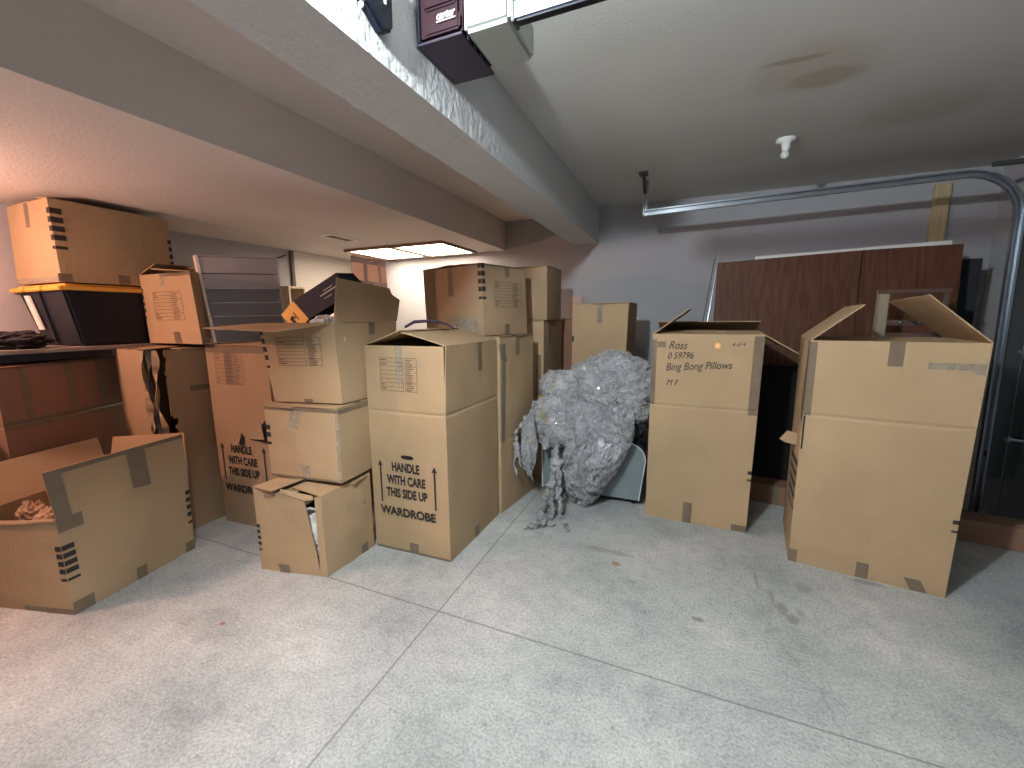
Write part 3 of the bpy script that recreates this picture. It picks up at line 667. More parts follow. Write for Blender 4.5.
bm = NB(); box(bm, -3.885, -3.272, 1.205, 2.02, 1.527, 1.55, .006); box(bm, -3.86, -3.30, 1.24, 1.99, 1.548, 1.566, .008); link('lid', bm, YELLOWP, tt)
bm = NB()
for x in (-3.72, -3.50): box(bm, x-.03, x+.03, 1.199, 1.21, 1.53, 1.556, .003)
link('lid_latch', bm, YELLOWP, tt)
bm = NB()
for x in (-3.58,): prism(bm, [(x, 1.262, 1.22), (x+.02, 1.262, 1.22), (x+.02, 1.222, 1.52), (x, 1.222, 1.52)], (0, .02, 0))
link('rib', bm, BLACKP, tt)
link('paper_label', prism(NB(), [(-3.70, 1.243, 1.30), (-3.65, 1.243, 1.30), (-3.70, 1.222, 1.505), (-3.755, 1.222, 1.505)], (0, .01, 0)), PAPER, tt)
bx = Carton('cardboard_box', 'carton with corner bars on the yellow-lidded tote, almost touching the low ceiling', [(-3.835, 1.232), (-3.292, 1.232), (-3.292, 1.815), (-3.845, 1.80)], 1.574, 2.022, top=[(-3.78, 1.23), (-3.29, 1.23), (-3.30, 1.815), (-3.86, 1.80)], m_=KR, seed=20)
bx.body(); bx.flap(0, -3, .25); bx.flap(2, 0, .25); bx.flap(1, 9, .2, rise=.0, taper=.03); bx.flap(3, 6, .2)
bx.bars(1, 0, .40, 5, h=.03, gap=.018, w=.05, wrap=.025); bx.bars(1, 1, .22, 5, h=.028, gap=.02, w=.02, wrap=.02)
bx.tape(0, .5, .05, .70, 1.0); bx.patch(0, 0, 1, 0, .07, TAPE2, 'tape'); bx.tape(1, .5, .06, 0, .13); bx.tape(1, .03, .06, 0, .1)
bm = crumple(NB(), (-3.42, 1.05, 1.245), (.12, .12, .05), 21, .35, 4); crumple(bm, (-3.5, .80, 1.225), (.16, .2, .03), 22, .3, 4)
tag(link('jacket', bm, BLACKC), 'black crumpled cloth heaped on the shelf table left of the tote', 'cloth')
bm = NB(); box(bm, -3.52, -3.20, .40, .76, .42, .80, .02); tg = thing('storage_bin', 'black bin at the left frame edge beneath the shelf table', 'storage bin', (-3.36, .58, 0))
link('body', B(-3.52, -3.22, .56, .80, 0, .80, .02), BLACKP, tg); link('lid', B(-3.53, -3.21, .55, .81, .80, .825, .008), BLACKP, tg)

# 16 pegboard on the left wall, small corner shelf, wall hook
pg = thing('pegboard', 'white perforated pegboard on the left wall near the corner, dark strip along its edge', 'pegboard', (XL+.01, 3.72, .9))
PEG = mat('perforated_white_board', (.66, .62, .57), .6)
nt = PEG.node_tree; L = nt.links; tc = nt.nodes['Texture Coordinate']; bs = nt.nodes['Principled BSDF']
mp = nt.nodes.new('ShaderNodeMapping'); mp.inputs['Scale'].default_value = (1/.0254,)*3; L.new(tc.outputs['Object'], mp.inputs[0])
fr_ = nt.nodes.new('ShaderNodeVectorMath'); fr_.operation = 'FRACTION'; L.new(mp.outputs[0], fr_.inputs[0])
sb = nt.nodes.new('ShaderNodeVectorMath'); sb.operation = 'SUBTRACT'; sb.inputs[1].default_value = (.5, .5, .5); L.new(fr_.outputs[0], sb.inputs[0])
ml = nt.nodes.new('ShaderNodeVectorMath'); ml.operation = 'MULTIPLY'; ml.inputs[1].default_value = (0, 1, 1); L.new(sb.outputs[0], ml.inputs[0])
ln = nt.nodes.new('ShaderNodeVectorMath'); ln.operation = 'LENGTH'; L.new(ml.outputs[0], ln.inputs[0])
rr = nt.nodes.new('ShaderNodeMapRange'); rr.inputs[1].default_value = .16; rr.inputs[2].default_value = .2; L.new(ln.outputs['Value'], rr.inputs[0])
mx = nt.nodes.new('ShaderNodeMix'); mx.data_type = 'RGBA'; L.new(rr.outputs[0], mx.inputs[0]); mx.inputs[6].default_value = (.22, .19, .17, 1); mx.inputs[7].default_value = (.66, .62, .57, 1)
L.new(mx.outputs[2], bs.inputs['Base Color'])
link('panel', B(XL+.002, XL+.012, 3.28, 4.20, .9, 2.064), PEG, pg); link('edge_strip', B(XL+.002, XL+.025, 3.24, 3.28, .9, 2.064, .003), mat('dark_wood_strip', (.10, .08, .07), .6), pg)
hk = NB(); tube(hk, [(XL+.001, 3.07, 1.97), (XL+.05, 3.10, 1.975), (XL+.09, 3.13, 2.0)], .008, 8)
tag(link('wall_hook', hk, DSTEEL), 'small dark hook on the left wall just before the pegboard', 'hook')
bm = NB(); box(bm, XL+.002, XL+.22, 3.02, 3.22, 1.66, 1.68); box(bm, XL+.002, XL+.22, 3.02, 3.04, 1.3, 1.66); box(bm, XL+.002, XL+.22, 3.20, 3.22, 1.3, 1.66)
tag(link('corner_shelf', bm, mat('pale_shelf_wood', (.55, .45, .33), .6, var=.1)), 'small pale wooden shelf on the left wall behind the clear drawers', 'shelf')

# 17 ceiling light panel and vent
EM = bpy.data.materials.new('fluorescent_diffuser'); EM.use_nodes = True; nt = EM.node_tree; nt.nodes.clear()
e = nt.nodes.new('ShaderNodeEmission'); e.inputs[0].default_value = (1.0, .80, .62, 1); e.inputs[1].default_value = 20; oo = nt.nodes.new('ShaderNodeOutputMaterial'); nt.links.new(e.outputs[0], oo.inputs[0])
cl = thing('ceiling_light', 'lit fluorescent ceiling panel with a thin brown frame over the far left corner', 'ceiling light', (-2.74, 3.8, 2.066))
WF = mat('brown_light_frame', (.16, .11, .08), .5)
bm = NB()
box(bm, -3.34, -2.14, 3.44, 3.465, 2.040, 2.067, .003); box(bm, -3.34, -2.14, 4.125, 4.16, 2.043, 2.067, .003)
box(bm, -3.34, -3.315, 3.466, 4.134, 2.043, 2.067, .003); box(bm, -2.165, -2.14, 3.466, 4.134, 2.043, 2.067, .003); box(bm, -2.78, -2.71, 3.466, 4.124, 2.040, 2.067, .003)
link('frame', bm, WF, cl)
link('diffuser', B(-3.314, -2.761, 3.467, 4.133, 2.052, 2.066), EM, cl); link('diffuser', B(-2.729, -2.166, 3.467, 4.133, 2.052, 2.066), EM, cl)
vt = thing('ceiling_vent', 'small white slotted vent in the low ceiling at the left', 'vent', (-2.89, 2.94, 2.066))
bm = NB(); box(bm, -2.965, -2.815, 2.78, 2.80, 2.058, 2.067); box(bm, -2.965, -2.815, 3.08, 3.10, 2.058, 2.067); box(bm, -2.965, -2.94, 2.80, 3.08, 2.058, 2.067); box(bm, -2.84, -2.815, 2.80, 3.08, 2.058, 2.067)
link('frame', bm, WHITEP, vt)
bm = NB()
for k in range(3): box(bm, -2.925+k*.03, -2.915+k*.03, 2.80, 3.08, 2.060, 2.067)
link('slats', bm, mat('brown_vent_slats', (.16, .09, .06), .6), vt)
nh = NB(); lathe(nh, (-2.05, 1.2, 2.062), [(.004, 0), (.006, .005)], 8)

# 18 plastic wrap heap on a blue-grey case
cs = thing('rolling_case', 'blue-grey case with a rounded corner and pale edge trim buried under plastic wrap', 'case', (-.58, 3.05, 0))
def arcpts(x0, x1, z0, z1, r, y):
    p = [(x0, y, z0), (x1-.005, y, z0), (x1+.03, y, z1-r)]
    for k in range(7):
        a = math.pi/2*k/6; p.append((x1+.03-r+r*math.cos(a), y, z1-r+r*math.sin(a)))
    p.append((x0-.006, y, z1)); return p
link('body', prism(NB(), arcpts(-.93, -.222, .03, .475, .13, 2.925), (0, .11, 0)), BLACKP, cs)
link('side_panel', prism(NB(), arcpts(-.962, -.235, .045, .465, .12, 2.905), (0, .015, 0)), GREYP, cs)
pp = arcpts(-.962, -.235, .045, .465, .12, 2.900); bm = NB(); tube(bm, pp[1:]+[pp[-1]], .0045, 6); tube(bm, [pp[-1], pp[0]], .006, 6); link('edge_trim', bm, PALE, cs)
for x, y in ((-.89, 2.95), (-.28, 2.95)):
    bm = NB(); tube(bm, [(x-.012, y, .022), (x+.012, y, .022)], .022, 14); box(bm, x-.015, x+.015, y-.01, y+.01, .02, .05); link('caster', bm, BLACKP, cs)
tag(link('black_bag_or_filler', crumple(NB(), (-.30, 3.00, .58), (.085, .09, .10), 31, .3), BLACKC), 'black bag squeezed between the plastic wrap and the handwritten carton', 'bag')

WRAP = bpy.data.materials.new('crumpled_clear_film'); WRAP.use_nodes = True; nt = WRAP.node_tree; L = nt.links; bs = nt.nodes['Principled BSDF']
tc = nt.nodes.new('ShaderNodeTexCoord')
vo = nt.nodes.new('ShaderNodeTexVoronoi'); vo.feature = 'DISTANCE_TO_EDGE'; vo.inputs['Scale'].default_value = 34
ns = nt.nodes.new('ShaderNodeTexNoise'); ns.inputs['Scale'].default_value = 7; ns.inputs['Detail'].default_value = 9; ns.inputs['Distortion'].default_value = 2.2; ns.inputs['Roughness'].default_value = .62
wv = nt.nodes.new('ShaderNodeVectorMath'); wv.operation = 'MULTIPLY_ADD'; wv.inputs[1].default_value = (.30, .30, .30)
L.new(tc.outputs['Object'], ns.inputs[0]); L.new(ns.outputs['Color'], wv.inputs[0]); L.new(tc.outputs['Object'], wv.inputs[2]); L.new(wv.outputs[0], vo.inputs[0])
ad = nt.nodes.new('ShaderNodeMath'); ad.operation = 'MULTIPLY_ADD'; ad.inputs[1].default_value = 1.3; L.new(ns.outputs[0], ad.inputs[0]); L.new(vo.outputs[0], ad.inputs[2])
bp = nt.nodes.new('ShaderNodeBump'); bp.inputs['Strength'].default_value = 1.0; bp.inputs['Distance'].default_value = .022; L.new(ad.outputs[0], bp.inputs['Height']); L.new(bp.outputs[0], bs.inputs['Normal'])
n4 = nt.nodes.new('ShaderNodeTexNoise'); n4.inputs['Scale'].default_value = 5; n4.inputs['Detail'].default_value = 5; L.new(tc.outputs['Object'], n4.inputs[0])
r4 = nt.nodes.new('ShaderNodeValToRGB'); L.new(n4.outputs[0], r4.inputs[0]); r4.color_ramp.elements[0].position = .35; r4.color_ramp.elements[0].color = (.78, .79, .83, 1); r4.color_ramp.elements[1].position = .62; r4.color_ramp.elements[1].color = (.92, .94, .98, 1)
e_ = r4.color_ramp.elements.new(.70); e_.color = (.72, .64, .46, 1); L.new(r4.outputs[0], bs.inputs['Base Color'])
bs.inputs['Roughness'].default_value = .26; bs.inputs['Specular IOR Level'].default_value = 1.0; bs.inputs['Coat Weight'].default_value = 1; bs.inputs['Coat Roughness'].default_value = .1; bs.inputs['Metallic'].default_value = .0
r5 = nt.nodes.new('ShaderNodeMapRange'); r5.inputs[1].default_value = .35; r5.inputs[2].default_value = .7; r5.inputs[3].default_value = .50; r5.inputs[4].default_value = .93; L.new(ns.outputs[0], r5.inputs[0]); 
vo2 = nt.nodes.new('ShaderNodeTexVoronoi'); vo2.feature = 'DISTANCE_TO_EDGE'; vo2.inputs['Scale'].default_value = 8; L.new(wv.outputs[0], vo2.inputs[0])
mr2 = nt.nodes.new('ShaderNodeMapRange'); mr2.inputs[1].default_value = .01; mr2.inputs[2].default_value = .10; mr2.inputs[3].default_value = 1.0; mr2.inputs[4].default_value = .0; L.new(vo2.outputs[0], mr2.inputs[0])
mr3 = nt.nodes.new('ShaderNodeMapRange'); mr3.inputs[1].default_value = .42; mr3.inputs[2].default_value = .62; mr3.inputs[3].default_value = .5; mr3.inputs[4].default_value = 1.0; L.new(ns.outputs[0], mr3.inputs[0])
mxa = nt.nodes.new('ShaderNodeMath'); mxa.operation = 'MAXIMUM'; L.new(mr2.outputs[0], mxa.inputs[0]); L.new(mr3.outputs[0], mxa.inputs[1]); L.new(mxa.outputs[0], bs.inputs['Alpha'])
CORE = mat('wrapped_film_layers', (.50, .50, .53), .22, var=.4, vscale=7, bump=1, bscale=14, spec=1.0)

pw = thing('plastic_wrap', 'heap of crumpled clear plastic wrap spilling over the blue-grey case down to the floor', 'plastic wrap', (-.6, 2.85, 0))
def ridg(p, s_): return 1-abs(noise.noise(p*s_))*2
def vor(p):
    d = noise.voronoi(p)[0]; return min(1, (d[1]-d[0])*1.6)
def film_blob(bm, c, r, seed, sub=6, amp=.16):
    g = bmesh.ops.create_icosphere(bm, subdivisions=sub, radius=1)
    for v in g['verts']:
        n = v.co.normalized(); q = n*1.7+Vector((seed, seed*1.3, 0))
        w = Vector((noise.noise(q*1.3), noise.noise(q*1.3+Vector((9, 0, 0))), noise.noise(q*1.3+Vector((0, 9, 0)))))
        w2 = Vector((noise.noise(q*4), noise.noise(q*4+Vector((9, 0, 0))), noise.noise(q*4+Vector((0, 9, 0)))))
        h = 1+amp*(noise.noise(q)*1.3+.5*ridg(q+w*.8, 1.8)+.25*ridg(q+w, 4.2))-amp*.4
        h -= amp*.9*vor((q+w*.6)*1.7)+amp*.5*vor((q+w2*.35)*4.5)+amp*.16*vor((q+w2*.3)*13)
        h += .75*amp
        v.co = Vector((c[0]+n.x*r[0]*h, c[1]+n.y*r[1]*h, c[2]+n.z*r[2]*h))
    return bm
bm = film_blob(NB(), (-.465, 2.985, .86), (.275, .19, .235), 1); link('wrap_bundle', bm, WRAP, pw, False)
bm = film_blob(NB(), (-.465, 2.985, .86), (0.237, 0.163, 0.202), 1, 5); link('wrap_core', bm, CORE, pw, False)
bm = film_blob(NB(), (-.33, 3.02, .72), (.14, .16, .15), 2, 5); link('wrap_bundle', bm, WRAP, pw, False)
bm = film_blob(NB(), (-.33, 3.02, .72), (0.120, 0.138, 0.129), 2, 5); link('wrap_core', bm, CORE, pw, False)
bm = film_blob(NB(), (-.84, 2.98, .80), (.16, .13, .15), 3, 5); link('wrap_bundle', bm, WRAP, pw, False)
bm = film_blob(NB(), (-.84, 2.98, .80), (0.138, 0.112, 0.129), 3, 5); link('wrap_core', bm, CORE, pw, False)
bm = film_blob(NB(), (-.81, 2.84, .60), (.235, .12, .19), 4, 6); link('wrap_bundle', bm, WRAP, pw, False)
bm = film_blob(NB(), (-.81, 2.84, .60), (0.202, 0.103, 0.163), 4, 5); link('wrap_core', bm, CORE, pw, False)
bm = film_blob(NB(), (-.985, 2.66, .46), (.05, .07, .19), 5, 5, .25); link('wrap_bundle', bm, WRAP, pw, False)
bm = film_blob(NB(), (-.985, 2.66, .46), (0.043, 0.060, 0.163), 5, 5); link('wrap_core', bm, CORE, pw, False)
def sheet(c, wl_, nu, nv, seed, thick=.05, amp=.04):
    """closed drape: c(u,v) centre surface, crumpled"""
    bm = NB(); g = []
    for j in range(nv+1):
        row = []
        for i in range(nu+1):
            u = i/nu; v = j/nv; p = Vector(c(u, v)); q = p*5+Vector((seed, 0, 0))
            w = Vector((noise.noise(q), noise.noise(q+Vector((5, 0, 0))), 0))
            qs = Vector((q.x*1.6, q.y, q.z*.7))
            d = amp*(noise.noise(q*.8)+.6*ridg(q+w, 1.7)+.35*ridg(q+w, 4)-1.0*vor((qs+w*.5)*1.6)-.6*vor((qs+w*.4)*4)-.2*vor((q+w*.4)*13))
            row.append(bm.verts.new(p+Vector((.3*d*noise.noise(q*2), -d, .25*d))))
        g.append(row)
    for j in range(nv):
        for i in range(nu): bm.faces.new((g[j][i], g[j][i+1], g[j+1][i+1], g[j+1][i]))
    return bm
# front drape: outline (left, right) per height, taken down the front of the case
prof = [(.76, -.92, -.30), (.66, -.88, -.28), (.56, -.80, -.275), (.46, -.76, -.30), (.36, -.765, -.345), (.26, -.78, -.395), (.16, -.775, -.455), (.08, -.745, -.50), (.022, -.69, -.56)]
def lerp(v):
    k = v*(len(prof)-1); i = min(int(k), len(prof)-2); t = k-i; return [prof[i][q]*(1-t)+prof[i+1][q]*t for q in range(3)]
def drape(u, v):
    z, a_, b_ = lerp(v); x = a_*(1-u)+b_*u; bul = math.sin(math.pi*u)**.6
    y = 2.88-.05-.13*bul*(.35+math.sin(math.pi*min(1, v*1.05))) 
    return (x, y-.05*v, z)
bm = sheet(drape, 1, 90, 110, 2, amp=.045); o = link('wrap_drape', bm, WRAP, pw, False)
bm = sheet(lambda u, v: (lambda q: (q[0]*.93-.035, q[1]+.035, q[2]*.93+.03))(drape(u, v)), 1, 60, 70, 5, amp=.03); link('wrap_core', bm, CORE, pw, False); md = o.modifiers.new('thickness', 'SOLIDIFY'); md.thickness = .002
# ropes of twisted film: down the left of the drape and out over the floor
def rope(pts, r, seed):
    P_ = [Vector(p) for p in pts]; fine = []
    for i in range(len(P_)-1):
        for k in range(14): fine.append(P_[i].lerp(P_[i+1], k/14))
    fine.append(P_[-1])
    for p in fine: p.x += .012*noise.noise(p*14+Vector((seed, 0, 0))); p.y += .012*noise.noise(p*14+Vector((0, seed, 0))); p.z = max(.012, p.z+.01*noise.noise(p*12))
    bm = NB(); tube(bm, fine, [r*(.45+.8*abs(noise.noise(p*16+Vector((seed, 3, 1)))))*(1 if i < len(fine)-8 else (len(fine)-i)/8+.1) for i, p in enumerate(fine)], 14)
    for v in bm.verts: v.co += Vector((noise.noise(v.co*40), noise.noise(v.co*40+Vector((7, 0, 0))), noise.noise(v.co*40+Vector((0, 7, 0)))))*r*.9; v.co.z = max(.004, v.co.z)
    link('wrap_strand', bm, WRAP, pw, True)
rope([(-.80, 2.72, .50), (-.80, 2.66, .30), (-.80, 2.60, .12), (-.76, 2.50, .03), (-.80, 2.36, .02), (-.87, 2.28, .015)], .030, 1)
rope([(-.76, 2.68, .36), (-.74, 2.58, .16), (-.70, 2.50, .04), (-.66, 2.42, .02), (-.60, 2.37, .015)], .026, 2)
rope([(-.80, 2.62, .22), (-.84, 2.5, .06), (-.80, 2.43, .025), (-.72, 2.40, .02)], .034, 3)
rope([(-1.00, 2.64, .66), (-1.075, 2.61, .54), (-1.05, 2.60, .41), (-1.01, 2.58, .30)], .020, 4)
rope([(-.97, 2.64, .56), (-.985, 2.62, .38), (-.945, 2.62, .20)], .020, 5)
rope([(-1.07, 2.60, .48), (-1.06, 2.57, .33), (-1.03, 2.55, .25)], .010, 6)
rope([(-.95, 2.76, .62), (-.90, 2.72, .50), (-.86, 2.74, .40)], .035, 7)
bm = sheet(lambda u, v: (-.95+.18*u-.03*v, 2.80-.03*math.sin(u*3), .60-.17*v), 1, 40, 40, 6, amp=.03); link('wrap_drape', bm, WRAP, pw, False)
hd = NB(); tube(hd, [(-.78+.015*k*math.sin(k), 2.30+.02*math.cos(k*1.4), .003) for k in range(8)], .0015, 5)
link('wrap_thread', hd, WRAP, pw)

# 19 brown wood panels, white board, rod, dark board, timber post
WOOD = mat('brown_wood_grain', (.060, .022, .011), .5, var=.0, col2=(.115, .048, .026), vscale=3, stretch=(16, 16, .8), detail=8, bump=.1, bscale=3, spec=.25)
def lean(name, label, x0, x1, zt0, zt1, m_, ybot, ytop, th=.025, cat='wood panel', group=None):
    bm = prism(NB(), [(x0-.02, ybot, 0), (x1, ybot, 0), (x1, ytop, zt1), (x0, ytop, zt0)], (0, th, 0)); o = link(name, bm, m_); tag(o, label, cat, group); return o
lean('wood_panel', 'wide brown wood-grain panel standing left of the seam, behind the handwritten carton', .21, 1.112, 1.760, 1.795, WOOD, 3.56, 3.70)
lean('wood_panel', 'brown wood-grain panel standing right of the seam, behind the large right carton', 1.122, 1.645, 1.795, 1.800, WOOD, 3.56, 3.70)
o = link('white_board', prism(NB(), [(.47, 3.735, .02), (1.60, 3.735, .02), (1.60, 3.735, 1.83), (.47, 3.735, 1.795)], (0, .02, 0)), mat('white_board_paint', (.68, .68, .66), .5)); tag(o, 'pale white board behind the brown panels, only its top edge showing', 'board')
o = link('dark_board', B(1.725, 1.835, 3.88, 3.90, 0, 1.72, .002), mat('black_board_paint', (.02, .022, .03), .6)); tag(o, 'narrow black board upright at the right end of the brown panels', 'board')
bm = NB(); tube(bm, [(.02, 3.45, .0), (.225, 3.78, 1.87)], .006, 8); tag(link('metal_rod', bm, STEEL), 'thin metal rod leaning at the left edge of the brown panels', 'rod')
bm = NB(); tube(bm, [(-.03, 3.45, 0), (.19, 3.76, 1.80)], .004, 8); tag(link('thin_rod', bm, DSTEEL), 'thinner dark rod leaning just left of the metal rod', 'rod')
o = link('timber_post', B(1.665, 1.755, 4.208, 4.248, 0, 2.30, .003), mat('pale_pine', (.52, .42, .25), .7, var=.12, vscale=3, stretch=(20, 20, 1.5))); tag(o, 'pale pine timber post fixed to the back wall under the door track', 'timber post')
o = link('dark_gap_board', B(.22, 1.70, 3.495, 3.535, 0, .99, .004), mat('gap_darkening_black', (.012, .011, .012), .8, spec=.2)); tag(o, 'low black board added to darken the gap before the brown wood panels', 'board')  # added black board, darkens the gap behind the right cartons
# wooden chair frame behind the right carton
chr_ = thing('wooden_frame', 'weathered wooden frame standing behind the open top of the large right carton', 'wooden frame', (1.27, 3.33, 0))
GW = mat('weathered_wood', (.28, .24, .17), .8, var=.15, vscale=3, stretch=(20, 20, 2)); DW = mat('dark_brown_wood', (.09, .05, .035), .5, var=.15, vscale=4)
link('post', B(1.105, 1.155, 3.28, 3.33, 0, 1.49, .004), GW, chr_); link('post', B(1.405, 1.435, 3.28, 3.33, 0, 1.48, .004), DW, chr_)
link('top_rail', B(1.10, 1.44, 3.275, 3.33, 1.475, 1.50, .004), DW, chr_)
for z in (1.20, 1.28, .8, .3): link('rail', B(1.155, 1.405, 3.295, 3.32, z, z+.035, .004), DW, chr_)
bm = NB()
for x in (1.22, 1.31): bmesh.ops.create_icosphere(bm, subdivisions=2, radius=.010, matrix=Matrix.Translation((x, 3.285, 1.298)))
link('metal_knob', bm, STEEL, chr_)
# flat long carton lying on the floor behind
q0 = Vector((.50, 3.325)); q1 = Vector((1.93, 3.105)); q = (q1-q0).normalized(); n = Vector((-q.y, q.x))
fc = Carton('flat_cardboard_box', 'long flat carton lying on the floor behind the two right wardrobe cartons', [tuple(q0), tuple(q1), tuple(q1+n*.16), tuple(q0+n*.16)], 0, .135, m_=KR3, seed=30, bulge=.002)
fc.body(nv=4, nu=20); fc.flap(0, 0, .08); fc.flap(2, 0, .08); fc.patch(0, .1, .13, 0, 1, TAPE, 'tape'); 

# 20 garage door track
tr = thing('door_track', 'galvanised garage door track running under the ceiling and curving down at the right', 'door track', (1.8, 3.55, 0))
YT = 3.55; r = .27; x1 = 1.80; zt = 2.19
def trk(bm, path, d0, d1, y0, y1):
    # strip swept along the path between offsets d0..d1 (normal direction) and y0..y1
    rings = []
    for i, (x, z) in enumerate(path):
        a_ = path[max(0, i-1)]; b_ = path[min(len(path)-1, i+1)]; t = Vector((b_[0]-a_[0], b_[1]-a_[1])).normalized(); n_ = Vector((t.y, -t.x))
        rings.append([bm.verts.new((x+n_.x*d, y, z+n_.y*d)) for d, y in ((d0, y0), (d1, y0), (d1, y1), (d0, y1))])
    for i in range(len(rings)-1):
        for k in range(4): bm.faces.new((rings[i][k], rings[i][(k+1) % 4], rings[i+1][(k+1) % 4], rings[i+1][k]))
    bm.faces.new(rings[0]); bm.faces.new(rings[-1][::-1])
path = [(-.345+ (x1-r+.345)*k/10, 2.150+(zt-2.150)*k/10) for k in range(11)]
path += [(x1-r+r*math.sin(a_), zt-r+r*math.cos(a_)) for a_ in [math.pi/2*k/10 for k in range(1, 11)]]
path += [(x1+.0+.04*(1-z/1.9), z) for z in (1.7, 1.4, 1.0, .6, .2, .02)]
bm = NB(); trk(bm, path, -.022, .022, YT, YT+.003); trk(bm, path, .019, .022, YT-.022, YT); trk(bm, path, -.022, -.019, YT-.022, YT); trk(bm, path, .012, .022, YT-.026, YT-.022); trk(bm, path, -.022, -.012, YT-.026, YT-.022)
link('rail', bm, STEEL, tr)
path2 = [(x, z+.0) for x, z in path[3:11]]
bm = NB(); box(bm, -.355, -.347, 3.535, 3.575, 2.14, 2.399); box(bm, -.347, -.322, 3.567, 3.575, 2.14, 2.399); link('hanger', bm, STEEL, tr)
bm = NB(); tube(bm, [(-.345, 3.38, 2.395), (-.345, 3.54, 2.30)], .012, 8); box(bm, -.375, -.315, 3.34, 3.42, 2.385, 2.399); link('ceiling_clip', bm, DSTEEL, tr)
bm = NB(); box(bm, 1.66, 1.90, YT+.004, YT+.03, 2.225, 2.25); link('angle_brace', bm, DSTEEL, tr)
bm = NB(); box(bm, 1.84, 2.00, YT+.004, YT+.014, .3, 2.2)
link('angle_iron', bm, DSTEEL, tr)
for z in (.45, 1.0, 1.55): link('bracket', B(1.84, 1.95, YT-.002, YT+.004, z-.02, z+.02), DSTEEL, tr)
bm = NB(); tube(bm, [(1.93, YT-.03, 2.28), (1.93, YT+.09, 2.28)], .055, 20); box(bm, 1.87, 2.0, YT+.02, YT+.035, 2.19, 2.36); tube(bm, [(1.93, -1.5, 2.28), (1.93, YT, 2.28)], .013, 10)
o = link('torsion_drum', bm, DSTEEL); tag(o, 'dark cable drum and shaft over the garage door at the top right', 'cable drum')
bm = NB(); tube(bm, [(1.90, YT-.03, 2.27), (1.93, YT-.03, .08)], .003, 6); link('lift_cable', bm, STEEL, tr)

# 21 garage door opener, rail, beam bracket
og = thing('door_opener', 'maroon and white garage door opener hanging tight against the stucco beam', 'garage door opener', (-.66, 1.34, 2.4))
MAR = mat('maroon_housing', (.017, .004, .008), .55, spec=.25); MARD = mat('dark_maroon_base', (.035, .025, .045), .5)
bm = NB(); box(bm, -.826, -.672, 1.232, 1.455, 2.203, 2.385, .012); link('housing', bm, MAR, og)
bm = NB(); box(bm, -.80, -.685, 1.222, 1.236, 2.285, 2.345, .006); box(bm, -.80, -.675, 1.226, 1.236, 2.215, 2.262, .006); link('front_moulding', bm, MAR, og)
bm = NB(); box(bm, -.831, -.668, 1.225, 1.462, 2.196, 2.2025, .002); link('base_plate', bm, MARD, og)
bm = NB(); box(bm, -.826, -.815, 1.222, 1.235, 2.2025, 2.395); link('edge_strip', bm, BLACKP, og)
bm = NB(); box(bm, -.667, -.515, 1.232, 1.452, 2.201, 2.305, .012); link('light_lens', bm, mat('milky_lens', (.40, .44, .42), .4), og)
bm = NB()
for k in range(4): box(bm, -.667, -.664, 1.26+k*.045, 1.275+k*.045, 2.196, 2.21)
link('vent_slots', bm, BLACKP, og)
bm = NB(); box(bm, -.80, -.77, 1.30, 1.32, 2.385, 2.399); box(bm, -.60, -.57, 1.30, 1.32, 2.385, 2.399); link('mounting_strap', bm, STEEL, og)
cu = bpy.data.curves.new('t', 'FONT'); cu.body = 'carter'; cu.size = .030; cu.offset = .0008; cu.shear = .15
to = bpy.data.objects.new('t', cu); C.objects.link(to); bpy.context.view_layer.update()
me = bpy.data.meshes.new_from_object(to.evaluated_get(bpy.context.evaluated_depsgraph_get())); bpy.data.objects.remove(to)
for v in me.vertices: v.co = Vector((-.752+v.co.x*.85, 1.2215, 2.249+v.co.y))-Vector(og.location)
me.materials.append(mat('white_logo', (.8, .8, .8), .5)); o = bpy.data.objects.new('logo', me); C.objects.link(o); o.parent = og
bm = NB(); box(bm, -.752, -.685, 1.2195, 1.2225, 2.240, 2.244); link('logo_line', bm, mat('grey_logo', (.3, .22, .25), .5), og)
orl = thing('opener_rail', 'bright steel rail running from the door opener towards the garage door', 'opener rail', (-.45, 1.19, 2.2))
bm = NB(); box(bm, -.478, 1.93, 1.172, 1.176, 2.160, 2.195); box(bm, -.478, 1.93, 1.172, 1.205, 2.156, 2.160); link('rail', bm, STEEL, orl)
bm = NB(); box(bm, -.47, 1.93, 1.178, 1.200, 2.150, 2.156); link('drive_chain', bm, BLACKP, orl)
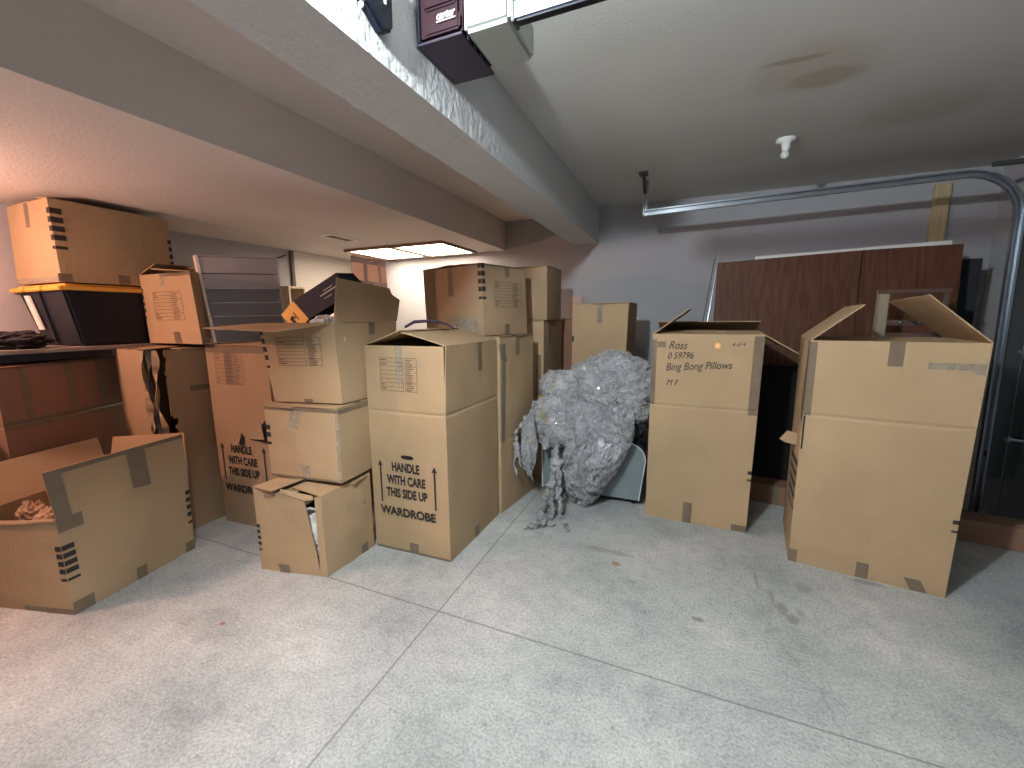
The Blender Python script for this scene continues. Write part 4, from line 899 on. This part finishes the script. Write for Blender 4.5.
bm = NB(); box(bm, -.484, -.474, 1.168, 1.212, 2.148, 2.20, .002); link('end_bracket', bm, DSTEEL, orl)
bm = NB(); box(bm, -.36, -.20, 1.170, 1.1718, 2.180, 2.186); link('red_stripe', bm, mat('red_paint', (.45, .03, .03), .5), orl)
bk = thing('beam_speaker', 'dark navy plastic bracket box fixed to the bright face of the beam', 'bracket', (-.80, 1.0, 2.17))
NV2 = mat('dark_navy_plastic', (.0025, .004, .010), .5, spec=.25)
bm = prism(NB(), [(-.831, .945, 2.30), (-.831, 1.075, 2.30), (-.831, 1.072, 2.145), (-.831, 1.03, 2.118), (-.831, .955, 2.16)], (.034, 0, 0)); bmesh.ops.bevel(bm, geom=list(bm.edges), offset=.008, segments=2, affect='EDGES'); link('housing', bm, NV2, bk)
bm = NB(); bmesh.ops.create_icosphere(bm, subdivisions=2, radius=.007, matrix=Matrix.Translation((-.815, .962, 2.150))); box(bm, -.798, -.794, 1.025, 1.045, 2.205, 2.212); box(bm, -.798, -.794, 1.032, 1.038, 2.19, 2.212); link('white_mark', bm, WHITEP, bk)

# 22 ceiling lampholder
lh = thing('ceiling_lampholder', 'white porcelain lampholder with a small bulb on the ceiling above the right cartons', 'lampholder', (.504, 3.12, 2.399))
lathe_bm = lathe(NB(), (.504, 3.12, 2.399), [(.055, 0), (.052, -.012), (.026, -.02), (.020, -.055), (.016, -.07)][::-1]); link('holder', lathe_bm, WHITEP, lh, True)
bm = NB(); bmesh.ops.create_uvsphere(bm, u_segments=16, v_segments=10, radius=.024, matrix=Matrix.Translation((.504, 3.12, 2.312))); link('bulb', bm, mat('frosted_bulb', (.6, .6, .58), .3), lh, True)

# 23 small strap lying on the centre carton's top
bm = NB(); tube(bm, [(-1.50, 1.98, 1.300), (-1.46, 2.02, 1.33), (-1.38, 2.10, 1.335), (-1.33, 2.16, 1.315), (-1.30, 2.2, 1.285)], [.007, .010, .008, .006, .004], 8)
tag(link('strap', bm, mat('dark_purple_fabric', (.05, .03, .06), .7)), 'dark purple strap lying on the raised flap of the centre wardrobe carton', 'strap')
